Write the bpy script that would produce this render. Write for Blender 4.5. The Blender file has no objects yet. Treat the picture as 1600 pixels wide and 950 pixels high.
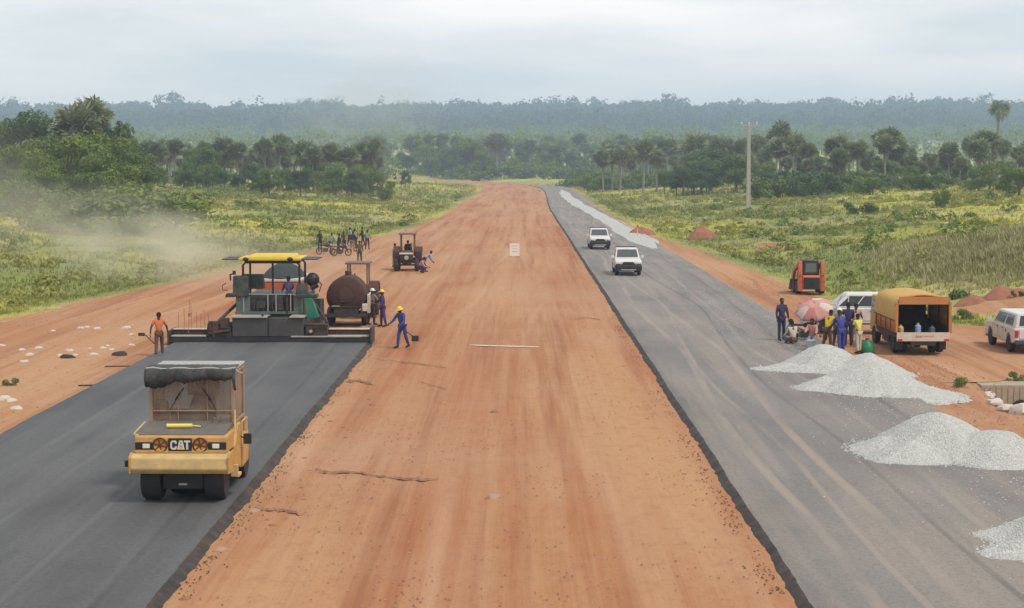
import bpy, math, random
import numpy as np
from mathutils import Vector, Matrix, Euler, noise as mnoise

random.seed(7)
RNG = np.random.default_rng(7)
PI = math.pi
SC = bpy.context.scene
COL = SC.collection

# ------------------------------------------------------------------ camera
CAM_H = 7.8
FPX = 2800.0                     # focal length in pixels of the 1600 px wide photograph
PITCH = math.atan(223.0 / FPX)
YAW = math.atan(11.0 / FPX)
cam_data = bpy.data.cameras.new('camera')
cam = bpy.data.objects.new('camera', cam_data)
COL.objects.link(cam)
cam_data.sensor_width = 36.0
cam_data.lens = 36.0 * FPX / 1600.0
cam_data.clip_start = 0.5
cam_data.clip_end = 20000.0
cam.location = (0, 0, CAM_H)
cam.rotation_euler = (PI / 2 - PITCH, 0, YAW)
SC.camera = cam

# ------------------------------------------------------------------ light
SUN_EL, SUN_AZ = math.radians(56), math.radians(128)      # azimuth clockwise from +Y: from behind right
sun_data = bpy.data.lights.new('sun', 'SUN')
sun_data.energy = 2.3
sun_data.angle = math.radians(10)
sun_data.color = (1.0, 0.955, 0.89)
sun = bpy.data.objects.new('sun', sun_data)
COL.objects.link(sun)
sd = Vector((math.sin(SUN_AZ) * math.cos(SUN_EL), math.cos(SUN_AZ) * math.cos(SUN_EL), math.sin(SUN_EL)))
sun.rotation_euler = sd.to_track_quat('Z', 'Y').to_euler()
sun.location = (40, -40, 80)

SC.view_settings.view_transform = 'Standard'
SC.view_settings.look = 'None'
SC.view_settings.gamma = 1.0
SC.view_settings.use_curve_mapping = False
SC.view_settings.exposure = 0.06
SC.render.engine = 'CYCLES'
SC.cycles.use_denoising = True
SC.cycles.max_bounces = 6
SC.cycles.diffuse_bounces = 3
SC.cycles.transparent_max_bounces = 12
SC.cycles.volume_bounces = 2


def nd(nt, t, ins=None, **attrs):
    n = nt.nodes.new(t)
    for k, v in attrs.items():
        setattr(n, k, v)
    for k, v in (ins or {}).items():
        s = n.inputs[k]
        if isinstance(v, bpy.types.NodeSocket):
            nt.links.new(v, s)
        else:
            s.default_value = v
    return n


def mixc(nt, fac, a, b, mode='MIX'):
    n = nt.nodes.new('ShaderNodeMix')
    n.data_type = 'RGBA'
    n.blend_type = mode
    for i, v in ((0, fac), (6, a), (7, b)):
        if isinstance(v, bpy.types.NodeSocket):
            nt.links.new(v, n.inputs[i])
        else:
            n.inputs[i].default_value = v if i == 0 else tuple(v) + (1,) * (4 - len(v))
    return n.outputs[2]


def ramp(nt, fac, stops):
    n = nt.nodes.new('ShaderNodeValToRGB')
    nt.links.new(fac, n.inputs[0])
    e = n.color_ramp.elements
    while len(e) < len(stops):
        e.new(0.5)
    for el, (p, c) in zip(e, stops):
        el.position = p
        el.color = (c, c, c, 1) if isinstance(c, (int, float)) else tuple(c) + (1,)
    return n.outputs[0]


def mth(nt, op, a, b=0.0, c=0.0, clamp=False):
    n = nt.nodes.new('ShaderNodeMath')
    n.operation = op
    n.use_clamp = clamp
    for i, v in enumerate((a, b, c)):
        if isinstance(v, bpy.types.NodeSocket):
            nt.links.new(v, n.inputs[i])
        else:
            n.inputs[i].default_value = v
    return n.outputs[0]


def wnoise(nt, scale=1.0, detail=4, stretch=(1, 1, 1), rough=0.55, off=(0, 0, 0)):
    """noise over world position"""
    g = nt.nodes.new('ShaderNodeNewGeometry')
    m = nd(nt, 'ShaderNodeMapping', {'Vector': g.outputs['Position'], 'Scale': stretch, 'Location': off})
    n = nd(nt, 'ShaderNodeTexNoise', {'Vector': m.outputs[0], 'Scale': scale, 'Detail': detail, 'Roughness': rough})
    return n.outputs['Fac']


# ------------------------------------------------------------------ sky: Nishita behind a broken overcast
world = bpy.data.worlds.new('World')
SC.world = world
world.use_nodes = True
wt = world.node_tree
wt.nodes.clear()
sky = nd(wt, 'ShaderNodeTexSky', sky_type='NISHITA', sun_disc=False, sun_elevation=SUN_EL,
         sun_rotation=SUN_AZ, altitude=100, air_density=1.4, dust_density=2.5, ozone_density=1.0)
tc = nd(wt, 'ShaderNodeTexCoord')
mp = nd(wt, 'ShaderNodeMapping', {'Vector': tc.outputs['Generated'], 'Scale': (1.0, 1.0, 5.0)})
c1 = nd(wt, 'ShaderNodeTexNoise', {'Vector': mp.outputs[0], 'Scale': 3.2, 'Detail': 7.0, 'Roughness': 0.55})
c2 = nd(wt, 'ShaderNodeTexNoise', {'Vector': mp.outputs[0], 'Scale': 9.0, 'Detail': 5.0, 'Roughness': 0.5})
cc = ramp(wt, c1.outputs['Fac'], [(0.36, (6.5, 7.35, 8.0)), (0.52, (8.2, 8.65, 8.95)), (0.66, (9.7, 9.8, 9.85))])
cd = mixc(wt, ramp(wt, c2.outputs['Fac'], [(0.45, 0.0), (0.75, 0.35)]), cc, (9.9, 9.95, 9.95))
cover = ramp(wt, c1.outputs['Fac'], [(0.3, 0.86), (0.55, 0.97)])
bgc = mixc(wt, cover, sky.outputs[0], cd)
sxyz = nd(wt, 'ShaderNodeSeparateXYZ', {0: tc.outputs['Generated']})
lift = ramp(wt, sxyz.outputs[2], [(0.0, 1.0), (0.10, 0.9), (0.35, 0.0)])     # thinner, brighter cloud low down
bgc = mixc(wt, lift, bgc, (1.56, 1.44, 1.38), 'MULTIPLY')
bg = nd(wt, 'ShaderNodeBackground', {'Color': bgc, 'Strength': 0.088})
wo = nd(wt, 'ShaderNodeOutputWorld', {'Surface': bg.outputs[0]})

CAM_M = Euler((PI / 2 - PITCH, 0, YAW)).to_matrix()


def at(px, py, z=0.0):
    """the point at height z that the photograph shows at pixel (px, py)"""
    d = CAM_M @ Vector((px - 800.0, -(py - 475.0), -FPX))
    t = (z - CAM_H) / d.z
    return Vector((d.x * t, d.y * t, z))


# ------------------------------------------------------------------ tagging
def tag(o, label=None, cat=None, group=None, kind=None):
    if label: o['label'] = label
    if cat: o['category'] = cat
    if group: o['group'] = group
    if kind: o['kind'] = kind
    return o


def thing(name, label, cat, loc=(0, 0, 0), rz=0.0, group=None):
    o = bpy.data.objects.new(name, None)
    o.empty_display_size = 0.3
    COL.objects.link(o)
    o.location = loc
    o.rotation_euler = (0, 0, rz)
    return tag(o, label, cat, group)


def kids(o):
    return [c for c in COL.objects if c.parent == o]


def copy_tree(o, tree=None, parent=None):
    tree = tree if tree is not None else family(o)
    c = o.copy()
    COL.objects.link(c)
    if parent: c.parent = parent
    for ch, sub in tree:
        copy_tree(ch, sub, c)
    return c


def family(o):
    return [(c, family(c)) for c in kids(o)]


# ------------------------------------------------------------------ mesh builder
class MB:
    def __init__(s):
        s.v, s.f, s.fm, s.sm, s.m = [], [], [], [], 0
        s.M = None

    def add(s, vs, fs, smooth=False):
        b = len(s.v)
        if s.M is not None:
            vs = [tuple(s.M @ Vector(p)) for p in vs]
        s.v += [tuple(p) for p in vs]
        s.f += [tuple(i + b for i in f) for f in fs]
        s.fm += [s.m] * len(fs)
        s.sm += [smooth] * len(fs)
        return s

    def box(s, x0, x1, y0, y1, z0, z1, tx=1.0, ty=1.0, sx=0.0, sy=0.0):
        """tx, ty: top scale about the centre; sx, sy: top shift"""
        cx, cy = (x0 + x1) / 2, (y0 + y1) / 2
        lo = [(x0, y0, z0), (x1, y0, z0), (x1, y1, z0), (x0, y1, z0)]
        hi = [(cx + (p[0] - cx) * tx + sx, cy + (p[1] - cy) * ty + sy, z1) for p in lo]
        return s.add(lo + hi, [(3, 2, 1, 0), (4, 5, 6, 7), (0, 1, 5, 4), (1, 2, 6, 5), (2, 3, 7, 6), (3, 0, 4, 7)])

    def tube(s, p0, p1, r0, r1=None, n=10, caps=True):
        r1 = r0 if r1 is None else r1
        p0, p1 = Vector(p0), Vector(p1)
        d = (p1 - p0).normalized()
        a = d.orthogonal().normalized()
        b = d.cross(a)
        vs = []
        for p, r in ((p0, r0), (p1, r1)):
            for i in range(n):
                t = 2 * PI * i / n
                vs.append(p + (a * math.cos(t) + b * math.sin(t)) * r)
        fs = [(i, (i + 1) % n, n + (i + 1) % n, n + i) for i in range(n)]
        if caps:
            fs += [tuple(reversed(range(n))), tuple(range(n, 2 * n))]
        return s.add(vs, fs, True)

    def path(s, pts, rs, n=8):
        pts = [Vector(p) for p in pts]
        if not isinstance(rs, (list, tuple)): rs = [rs] * len(pts)
        vs = []
        a = None
        for i, p in enumerate(pts):
            d = (pts[min(i + 1, len(pts) - 1)] - pts[max(i - 1, 0)]).normalized()
            a = d.orthogonal().normalized() if a is None else (a - d * a.dot(d)).normalized()
            b = d.cross(a)
            for k in range(n):
                t = 2 * PI * k / n
                vs.append(p + (a * math.cos(t) + b * math.sin(t)) * rs[i])
        fs = []
        for i in range(len(pts) - 1):
            for k in range(n):
                fs.append((i * n + k, i * n + (k + 1) % n, (i + 1) * n + (k + 1) % n, (i + 1) * n + k))
        fs += [tuple(reversed(range(n))), tuple(range((len(pts) - 1) * n, len(pts) * n))]
        return s.add(vs, fs, True)

    def lathe(s, prof, c=(0, 0, 0), axis='Z', n=20):
        """prof: (radius, height) pairs along the axis"""
        vs = []
        for r, h in prof:
            for k in range(n):
                t = 2 * PI * k / n
                u, w = r * math.cos(t), r * math.sin(t)
                p = {'Z': (u, w, h), 'X': (h, u, w), 'Y': (w, h, u)}[axis]
                vs.append((p[0] + c[0], p[1] + c[1], p[2] + c[2]))
        fs = []
        for i in range(len(prof) - 1):
            for k in range(n):
                fs.append((i * n + k, i * n + (k + 1) % n, (i + 1) * n + (k + 1) % n, (i + 1) * n + k))
        if prof[0][0] > 1e-4: fs.append(tuple(reversed(range(n))))
        if prof[-1][0] > 1e-4: fs.append(tuple(range((len(prof) - 1) * n, len(prof) * n)))
        return s.add(vs, fs, True)

    def ell(s, c, r, n=12, m=8):
        prof = [(max(1e-5, math.sin(PI * i / m)), -math.cos(PI * i / m)) for i in range(m + 1)]
        vs, fs = [], []
        for a, h in prof:
            for k in range(n):
                t = 2 * PI * k / n
                vs.append((c[0] + r[0] * a * math.cos(t), c[1] + r[1] * a * math.sin(t), c[2] + r[2] * h))
        for i in range(m):
            for k in range(n):
                fs.append((i * n + k, i * n + (k + 1) % n, (i + 1) * n + (k + 1) % n, (i + 1) * n + k))
        return s.add(vs, fs, True)

    def prism(s, prof, x0, x1, sc=1.0):
        """prof: (y, z) polygon extruded from x0 to x1 (convex or not)"""
        n = len(prof)
        vs = [(x0, p[0], p[1]) for p in prof] + [(x1, p[0], p[1]) for p in prof]
        fs = [tuple(range(n)), tuple(reversed(range(n, 2 * n)))]
        fs += [(i, n + i, n + (i + 1) % n, (i + 1) % n) for i in range(n)]
        return s.add(vs, fs)

    def quad(s, a, b, c, d, t=0.01):
        """a panel of thickness t"""
        a, b, c, d = map(Vector, (a, b, c, d))
        nrm = (b - a).cross(d - a).normalized() * t
        return s.add([a, b, c, d, a - nrm, b - nrm, c - nrm, d - nrm],
                     [(0, 1, 2, 3), (7, 6, 5, 4), (0, 4, 5, 1), (1, 5, 6, 2), (2, 6, 7, 3), (3, 7, 4, 0)])

    def mesh(s, name, mats, bevel=0.0):
        me = bpy.data.meshes.new(name)
        me.from_pydata(s.v, [], s.f)
        for m in (mats if isinstance(mats, (list, tuple)) else [mats]):
            me.materials.append(m)
        me.polygons.foreach_set('material_index', s.fm)
        me.polygons.foreach_set('use_smooth', s.sm)
        me.set_sharp_from_angle(angle=math.radians(38))
        me.update()
        return me

    def build(s, name, mats, parent=None, bevel=0.0, label=None):
        o = bpy.data.objects.new(name, s.mesh(name, mats))
        COL.objects.link(o)
        if parent is not None: o.parent = parent
        if bevel:
            b = o.modifiers.new('bevel', 'BEVEL')
            b.width = bevel
            b.segments = 2
            b.limit_method = 'ANGLE'
            b.angle_limit = math.radians(40)
        if label: o['label'] = label
        return o


def np_mesh(name, V, F, mats, smooth=False):
    """mesh from numpy arrays, all faces the same size"""
    V = np.asarray(V, np.float32); F = np.asarray(F, np.int32)
    me = bpy.data.meshes.new(name)
    k = F.shape[1]
    me.vertices.add(len(V)); me.vertices.foreach_set('co', V.ravel())
    me.loops.add(F.size); me.loops.foreach_set('vertex_index', F.ravel())
    me.polygons.add(len(F))
    me.polygons.foreach_set('loop_start', np.arange(0, F.size, k, dtype=np.int32))
    if smooth: me.polygons.foreach_set('use_smooth', np.ones(len(F), bool))
    me.update(calc_edges=True)
    for m in (mats if isinstance(mats, (list, tuple)) else [mats]):
        me.materials.append(m)
    return me


def link(name, me, parent=None):
    o = bpy.data.objects.new(name, me)
    COL.objects.link(o)
    if parent is not None: o.parent = parent
    return o


# ------------------------------------------------------------------ materials
def mat(name, col, rough=0.6, metal=0.0, dirt=0.0, dirt_col=(0.33, 0.19, 0.11), spec=0.4, bump=0.0, scale=3.0):
    m = bpy.data.materials.new(name)
    m.use_nodes = True
    nt = m.node_tree
    b = nt.nodes['Principled BSDF']
    b.inputs['Roughness'].default_value = rough
    b.inputs['Metallic'].default_value = metal
    b.inputs['Specular IOR Level'].default_value = spec
    tcn = nd(nt, 'ShaderNodeTexCoord')
    n1 = nd(nt, 'ShaderNodeTexNoise', {'Vector': tcn.outputs['Object'], 'Scale': scale, 'Detail': 5.0, 'Roughness': 0.65})
    lo = tuple(c * 0.82 for c in col)
    hi = tuple(min(1, c * 1.12) for c in col)
    c = mixc(nt, n1.outputs['Fac'], lo, hi)
    if dirt:
        n2 = nd(nt, 'ShaderNodeTexNoise', {'Vector': tcn.outputs['Object'], 'Scale': scale * 0.8, 'Detail': 7.0, 'Roughness': 0.7})
        c = mixc(nt, ramp(nt, n2.outputs['Fac'], [(0.42, 0.0), (0.68, dirt)]), c, dirt_col)
    nt.links.new(c, b.inputs['Base Color'])
    if bump:
        bp = nd(nt, 'ShaderNodeBump', {'Height': n1.outputs['Fac'], 'Strength': bump, 'Distance': 0.03})
        nt.links.new(bp.outputs[0], b.inputs['Normal'])
    return m


def glass_mat(name, tint=(0.3, 0.33, 0.33), fac=0.55):
    """dusty see-through pane"""
    m = bpy.data.materials.new(name)
    m.use_nodes = True
    nt = m.node_tree
    nt.nodes.clear()
    tcn = nd(nt, 'ShaderNodeTexCoord')
    n1 = nd(nt, 'ShaderNodeTexNoise', {'Vector': tcn.outputs['Object'], 'Scale': 2.0, 'Detail': 5.0})
    p = nd(nt, 'ShaderNodeBsdfPrincipled', {'Base Color': tuple(tint) + (1,), 'Roughness': 0.15, 'Specular IOR Level': 0.6})
    t = nd(nt, 'ShaderNodeBsdfTransparent', {'Color': (0.85, 0.85, 0.83, 1)})
    f = ramp(nt, n1.outputs['Fac'], [(0.35, max(0, fac - 0.2)), (0.7, min(1, fac + 0.2))])
    mx = nd(nt, 'ShaderNodeMixShader', {0: f, 1: t.outputs[0], 2: p.outputs[0]})
    nd(nt, 'ShaderNodeOutputMaterial', {'Surface': mx.outputs[0]})
    return m


M = {}
M['cat_yellow'] = mat('yellow_paint', (0.58, 0.31, 0.08), 0.55, dirt=0.65, dirt_col=(0.26, 0.17, 0.09))
M['pale_yellow'] = mat('pale_yellow_paint', (0.64, 0.44, 0.18), 0.6, dirt=0.6, dirt_col=(0.34, 0.24, 0.13))  # lighter than the body yellow; holds the bumper's highlight as colour
M['roof_yellow'] = mat('bright_yellow_paint', (0.70, 0.50, 0.05), 0.5, dirt=0.15)
M['black'] = mat('black_paint', (0.018, 0.018, 0.02), 0.5, dirt=0.2, dirt_col=(0.12, 0.09, 0.07))
M['rubber'] = mat('rubber', (0.022, 0.022, 0.024), 0.75, dirt=0.35, dirt_col=(0.07, 0.055, 0.045))
M['dusty_rubber'] = mat('dusty_rubber', (0.035, 0.03, 0.028), 0.85, dirt=0.6, dirt_col=(0.16, 0.09, 0.055))
M['dark_metal'] = mat('dark_metal', (0.05, 0.047, 0.045), 0.6, 0.3, dirt=0.4, dirt_col=(0.14, 0.09, 0.06))
M['grey_metal'] = mat('grey_metal', (0.16, 0.155, 0.15), 0.55, 0.3, dirt=0.3)
M['light_metal'] = mat('worn_plate', (0.48, 0.43, 0.38), 0.5, 0.2, dirt=0.3)
M['rust'] = mat('rust', (0.115, 0.045, 0.025), 0.85, dirt=0.6, dirt_col=(0.05, 0.03, 0.025), bump=0.3)
M['white_paint'] = mat('white_paint', (0.68, 0.67, 0.64), 0.4, dirt=0.4, dirt_col=(0.50, 0.36, 0.26))
M['cream'] = mat('cream_paint', (0.66, 0.56, 0.46), 0.5, dirt=0.35)
M['orange'] = mat('orange_paint', (0.50, 0.10, 0.035), 0.5, dirt=0.35)
M['vest'] = mat('orange_cloth', (0.72, 0.16, 0.04), 0.9)
M['green'] = mat('green_paint', (0.012, 0.16, 0.095), 0.5, dirt=0.2)
M['dark_green'] = mat('dark_green_paint', (0.022, 0.045, 0.042), 0.55, dirt=0.3)
M['canvas'] = mat('ochre_canvas', (0.56, 0.35, 0.11), 0.9, dirt=0.3, dirt_col=(0.45, 0.2, 0.08), bump=0.4)
M['canvas_orange'] = mat('orange_canvas', (0.52, 0.22, 0.07), 0.9, dirt=0.4, dirt_col=(0.38, 0.14, 0.06), bump=0.4)
M['tarp'] = mat('black_tarp', (0.03, 0.03, 0.03), 0.7, dirt=0.4, dirt_col=(0.2, 0.19, 0.18), bump=0.6)
M['tarp_edge'] = mat('grey_tarp', (0.4, 0.4, 0.39), 0.8, dirt=0.3)
M['lamp'] = mat('lamp_glass', (0.75, 0.75, 0.70), 0.15)
M['red_lamp'] = mat('red_lamp_glass', (0.5, 0.03, 0.02), 0.2)
M['dark_glass'] = mat('dark_glass', (0.035, 0.04, 0.042), 0.08, spec=0.7)
M['grey_glass'] = mat('grey_glass', (0.08, 0.085, 0.085), 0.1, spec=0.7)
M['cab_glass'] = glass_mat('dusty_cab_glass', (0.34, 0.25, 0.185), 0.46)
M['blue_grey'] = mat('blue_plastic', (0.03, 0.045, 0.10), 0.5, dirt=0.2)
M['hood_grey'] = mat('anti_glare_grey', (0.13, 0.12, 0.11), 0.8, dirt=0.3)
M['skin'] = mat('dark_skin', (0.075, 0.038, 0.024), 0.5)
M['hair'] = mat('hair', (0.012, 0.011, 0.010), 0.9)
M['eye'] = mat('eye_white', (0.6, 0.58, 0.55), 0.3)
# ------------------------------------------------------------------ terrain shape
def vnoise(x, y, seed=0):
    xi = np.floor(x).astype(np.int64); yi = np.floor(y).astype(np.int64)
    fx = x - xi; fy = y - yi
    fx = fx * fx * (3 - 2 * fx); fy = fy * fy * (3 - 2 * fy)

    def h(a, b):
        n = (a * 374761393 + b * 668265263 + seed * 974711) & 0x7fffffff
        n = ((n ^ (n >> 13)) * 1274126177) & 0x7fffffff
        return ((n ^ (n >> 16)) & 0xffff) / 65535.0
    return (h(xi, yi) * (1 - fx) * (1 - fy) + h(xi + 1, yi) * fx * (1 - fy)
            + h(xi, yi + 1) * (1 - fx) * fy + h(xi + 1, yi + 1) * fx * fy)


def fbm(x, y, s, seed=0, o=3):
    r, a, t = 0, 1.0, 0.0
    for i in range(o):
        r = r + a * vnoise(x / s * 2 ** i, y / s * 2 ** i, seed + i * 17); t += a; a *= 0.5
    return r / t


def sstep(a, b, x):
    t = np.clip((x - a) / (b - a), 0, 1)
    return t * t * (3 - 2 * t)


BEND_Y, BEND_R = 500.0, 820.0


def xc(y):
    d = np.clip(y - BEND_Y, 0, 700)
    return -(BEND_R - np.sqrt(BEND_R ** 2 - d ** 2)) + 1.5 * sstep(270, 470, y)


TL = ([-50, 45, 60, 72, 88, 100, 119, 148, 178, 202, 263, 350, 450, 540, 700, 900, 1000],
      [-42, -40, -36, -31, -26, -24.5, -22, -19.5, -16.5, -13.2, -11.2, -11.4, -12, -12, -9, -5, -5])
TR = ([-50, 45, 60, 63.5, 66, 80, 84, 88, 97, 123, 153, 193, 300, 500, 560, 700, 900, 1000],
      [16, 15.6, 15.2, 15.6, 60, 60, 23, 19.5, 17.8, 17.2, 16.2, 14.2, 13.4, 13.6, 13, 9, 5, 5])


def tl(y): return np.interp(y, *TL) - 0.6 * (fbm(y * 0 + 3.3, y, 6.0, 5) - .5) * 2
def tr(y): return np.interp(y, *TR) + 0.5 * (fbm(y * 0 + 9.1, y, 5.0, 8) - .5) * 2


def beyond(x, y):
    """metres outside the dirt corridor (negative inside)"""
    t = x - xc(y)
    d = np.maximum(tl(y) - t, t - tr(y))
    return np.where(y > 960, np.maximum(d, y - 960), d)


def height(x, y):
    x = np.asarray(x, float); y = np.asarray(y, float)
    d = beyond(x, y)
    o = np.clip(d, 0, None)
    side = np.where(x > xc(y), 1.0, 0.0)
    rise = 3.0 * sstep(2, 75, o) * (1 - 0.75 * sstep(470, 640, y))
    z = -0.06 - 0.35 * sstep(0, 4, o) * (1 - sstep(5, 14, o)) + rise
    z += (fbm(x, y, 14.0, 3) - 0.45) * 1.5 * sstep(1, 14, o) + (fbm(x, y, 3.4, 4) - 0.5) * 0.5 * sstep(0.5, 5, o)
    # grassy bank right of the road behind the lorry
    z += 3.0 * side * np.exp(-((x - 39) / 13.0) ** 2 - ((y - 122) / 26.0) ** 2) * sstep(1, 8, o)
    # drain beside the shoulder in front of the side road
    z -= 1.15 * side * sstep(0.4, 1.8, o) * (1 - sstep(63.1, 64.0, y)) * (1 - 0.6 * sstep(6, 14, o))
    # far country climbs to a wooded ridge
    z += 0.0235 * np.clip(y - 780, 0, 1600)
    ridge = 30 * sstep(2150, 3000, y) * (0.86 + 0.3 * fbm(x, y * 0, 420.0, 21, 2))
    z += ridge
    return z


def hz(x, y):
    return float(height(np.array([x]), np.array([y]))[0])


# ------------------------------------------------------------------ ground materials
def dirt_color(nt):
    tracks = wnoise(nt, 0.62, 6, (1.0, 0.014, 1), 0.68)
    broad = wnoise(nt, 0.22, 5, (1.0, 0.07, 1), 0.62, (7, 3, 0))
    fine = wnoise(nt, 2.2, 6, (1.0, 0.6, 1), 0.7)
    c = mixc(nt, ramp(nt, broad, [(0.40, 0.0), (0.60, 1.0)]), (0.35, 0.128, 0.052), (0.46, 0.245, 0.120))
    c = mixc(nt, ramp(nt, tracks, [(0.40, 0.0), (0.56, 0.5), (0.66, 0.15)]), c, (0.48, 0.275, 0.155))
    c = mixc(nt, ramp(nt, wnoise(nt, 0.9, 4, (1, 0.018, 1), 0.65, (31, 5, 0)), [(0.50, 0.0), (0.66, 0.65)]), c, (0.26, 0.085, 0.038))
    c = mixc(nt, ramp(nt, wnoise(nt, 0.05, 4, (1, 1, 1), 0.6, (11, 9, 0)), [(0.45, 0.0), (0.7, 0.55)]), c, (0.46, 0.285, 0.175))
    c = mixc(nt, ramp(nt, fine, [(0.30, 0.35), (0.5, 0.0)]), c, (0.30, 0.12, 0.06))
    # soft wandering tyre tracks
    g = nt.nodes.new('ShaderNodeNewGeometry')
    xyz = nd(nt, 'ShaderNodeSeparateXYZ', {0: g.outputs['Position']})
    for off, sc_, amp, per, colr in (((3, 0, 0), 0.018, 7.0, 2.3, (0.29, 0.10, 0.048)), ((37, 5, 0), 0.012, 12.0, 1.9, (0.53, 0.31, 0.19))):
        wv = wnoise(nt, sc_, 2, (0.0, 1, 1), 0.4, off)
        u = mth(nt, 'ADD', xyz.outputs[0], mth(nt, 'MULTIPLY', wv, amp))
        line = ramp(nt, mth(nt, 'PINGPONG', u, per), [(0.0, 1.0), (0.10, 0.7), (0.24, 0.0)])
        line = mth(nt, 'MULTIPLY', line, ramp(nt, wnoise(nt, 0.16, 4, (1, .25, 1), .6, off), [(0.44, 0.0), (0.62, 0.5)]))
        c = mixc(nt, line, c, colr)
    # stray grit and roller chatter
    grit = wnoise(nt, 7.0, 3, (1, 1, 1), 0.7)
    c = mixc(nt, ramp(nt, grit, [(0.62, 0.0), (0.72, 0.45)]), c, (0.24, 0.10, 0.06))
    c = mixc(nt, ramp(nt, wnoise(nt, 3.0, 4, (0.25, 3.0, 1), 0.6), [(0.58, 0.0), (0.75, 0.22)]), c, (0.27, 0.11, 0.06))
    return c, fine, tracks


def grass_color(nt):
    a = wnoise(nt, 0.022, 5, (1, 0.6, 1), 0.6)
    b = wnoise(nt, 0.075, 5, (1, 0.7, 1), 0.6, (50, 20, 0))
    f = wnoise(nt, 0.9, 5, (1, 1, 1), 0.65)
    c = mixc(nt, ramp(nt, a, [(0.44, 0.0), (0.56, 1.0)]), (0.21, 0.235, 0.060), (0.47, 0.43, 0.070))
    c = mixc(nt, ramp(nt, b, [(0.48, 0.0), (0.64, 0.65)]), c, (0.46, 0.39, 0.20))
    c = mixc(nt, ramp(nt, wnoise(nt, 0.05, 4, (1, 0.5, 1), 0.6, (90, 70, 0)), [(0.52, 0.0), (0.64, 0.7)]), c, (0.16, 0.195, 0.055))
    c = mixc(nt, ramp(nt, f, [(0.35, 0.55), (0.55, 0.0)]), c, (0.20, 0.20, 0.06))
    return c


def ground_material():
    m = bpy.data.materials.new('ground')
    m.use_nodes = True
    nt = m.node_tree
    b = nt.nodes['Principled BSDF']
    b.inputs['Roughness'].default_value = 0.95
    b.inputs['Specular IOR Level'].default_value = 0.15
    dc, fine, tracks = dirt_color(nt)
    gc = grass_color(nt)
    at_ = nt.nodes.new('ShaderNodeAttribute'); at_.attribute_name = 'grassy'
    rag = wnoise(nt, 0.8, 5, (1, 1, 1), 0.65, (4, 4, 0))
    f = mth(nt, 'ADD', at_.outputs['Fac'], mth(nt, 'MULTIPLY', mth(nt, 'SUBTRACT', rag, 0.5), 0.9))
    c = mixc(nt, ramp(nt, f, [(0.42, 0.0), (0.56, 1.0)]), dc, gc)
    nt.links.new(c, b.inputs['Base Color'])
    bp = nd(nt, 'ShaderNodeBump', {'Height': fine, 'Strength': 0.6, 'Distance': 0.12})
    nt.links.new(bp.outputs[0], b.inputs['Normal'])
    return m


def dirt_material():
    m = bpy.data.materials.new('laterite')
    m.use_nodes = True
    nt = m.node_tree
    b = nt.nodes['Principled BSDF']
    b.inputs['Roughness'].default_value = 0.95
    b.inputs['Specular IOR Level'].default_value = 0.15
    dc, fine, tracks = dirt_color(nt)
    nt.links.new(dc, b.inputs['Base Color'])
    h = mth(nt, 'ADD', fine, mth(nt, 'MULTIPLY', tracks, 1.2))
    bp = nd(nt, 'ShaderNodeBump', {'Height': h, 'Strength': 0.8, 'Distance': 0.09})
    nt.links.new(bp.outputs[0], b.inputs['Normal'])
    return m


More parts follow.
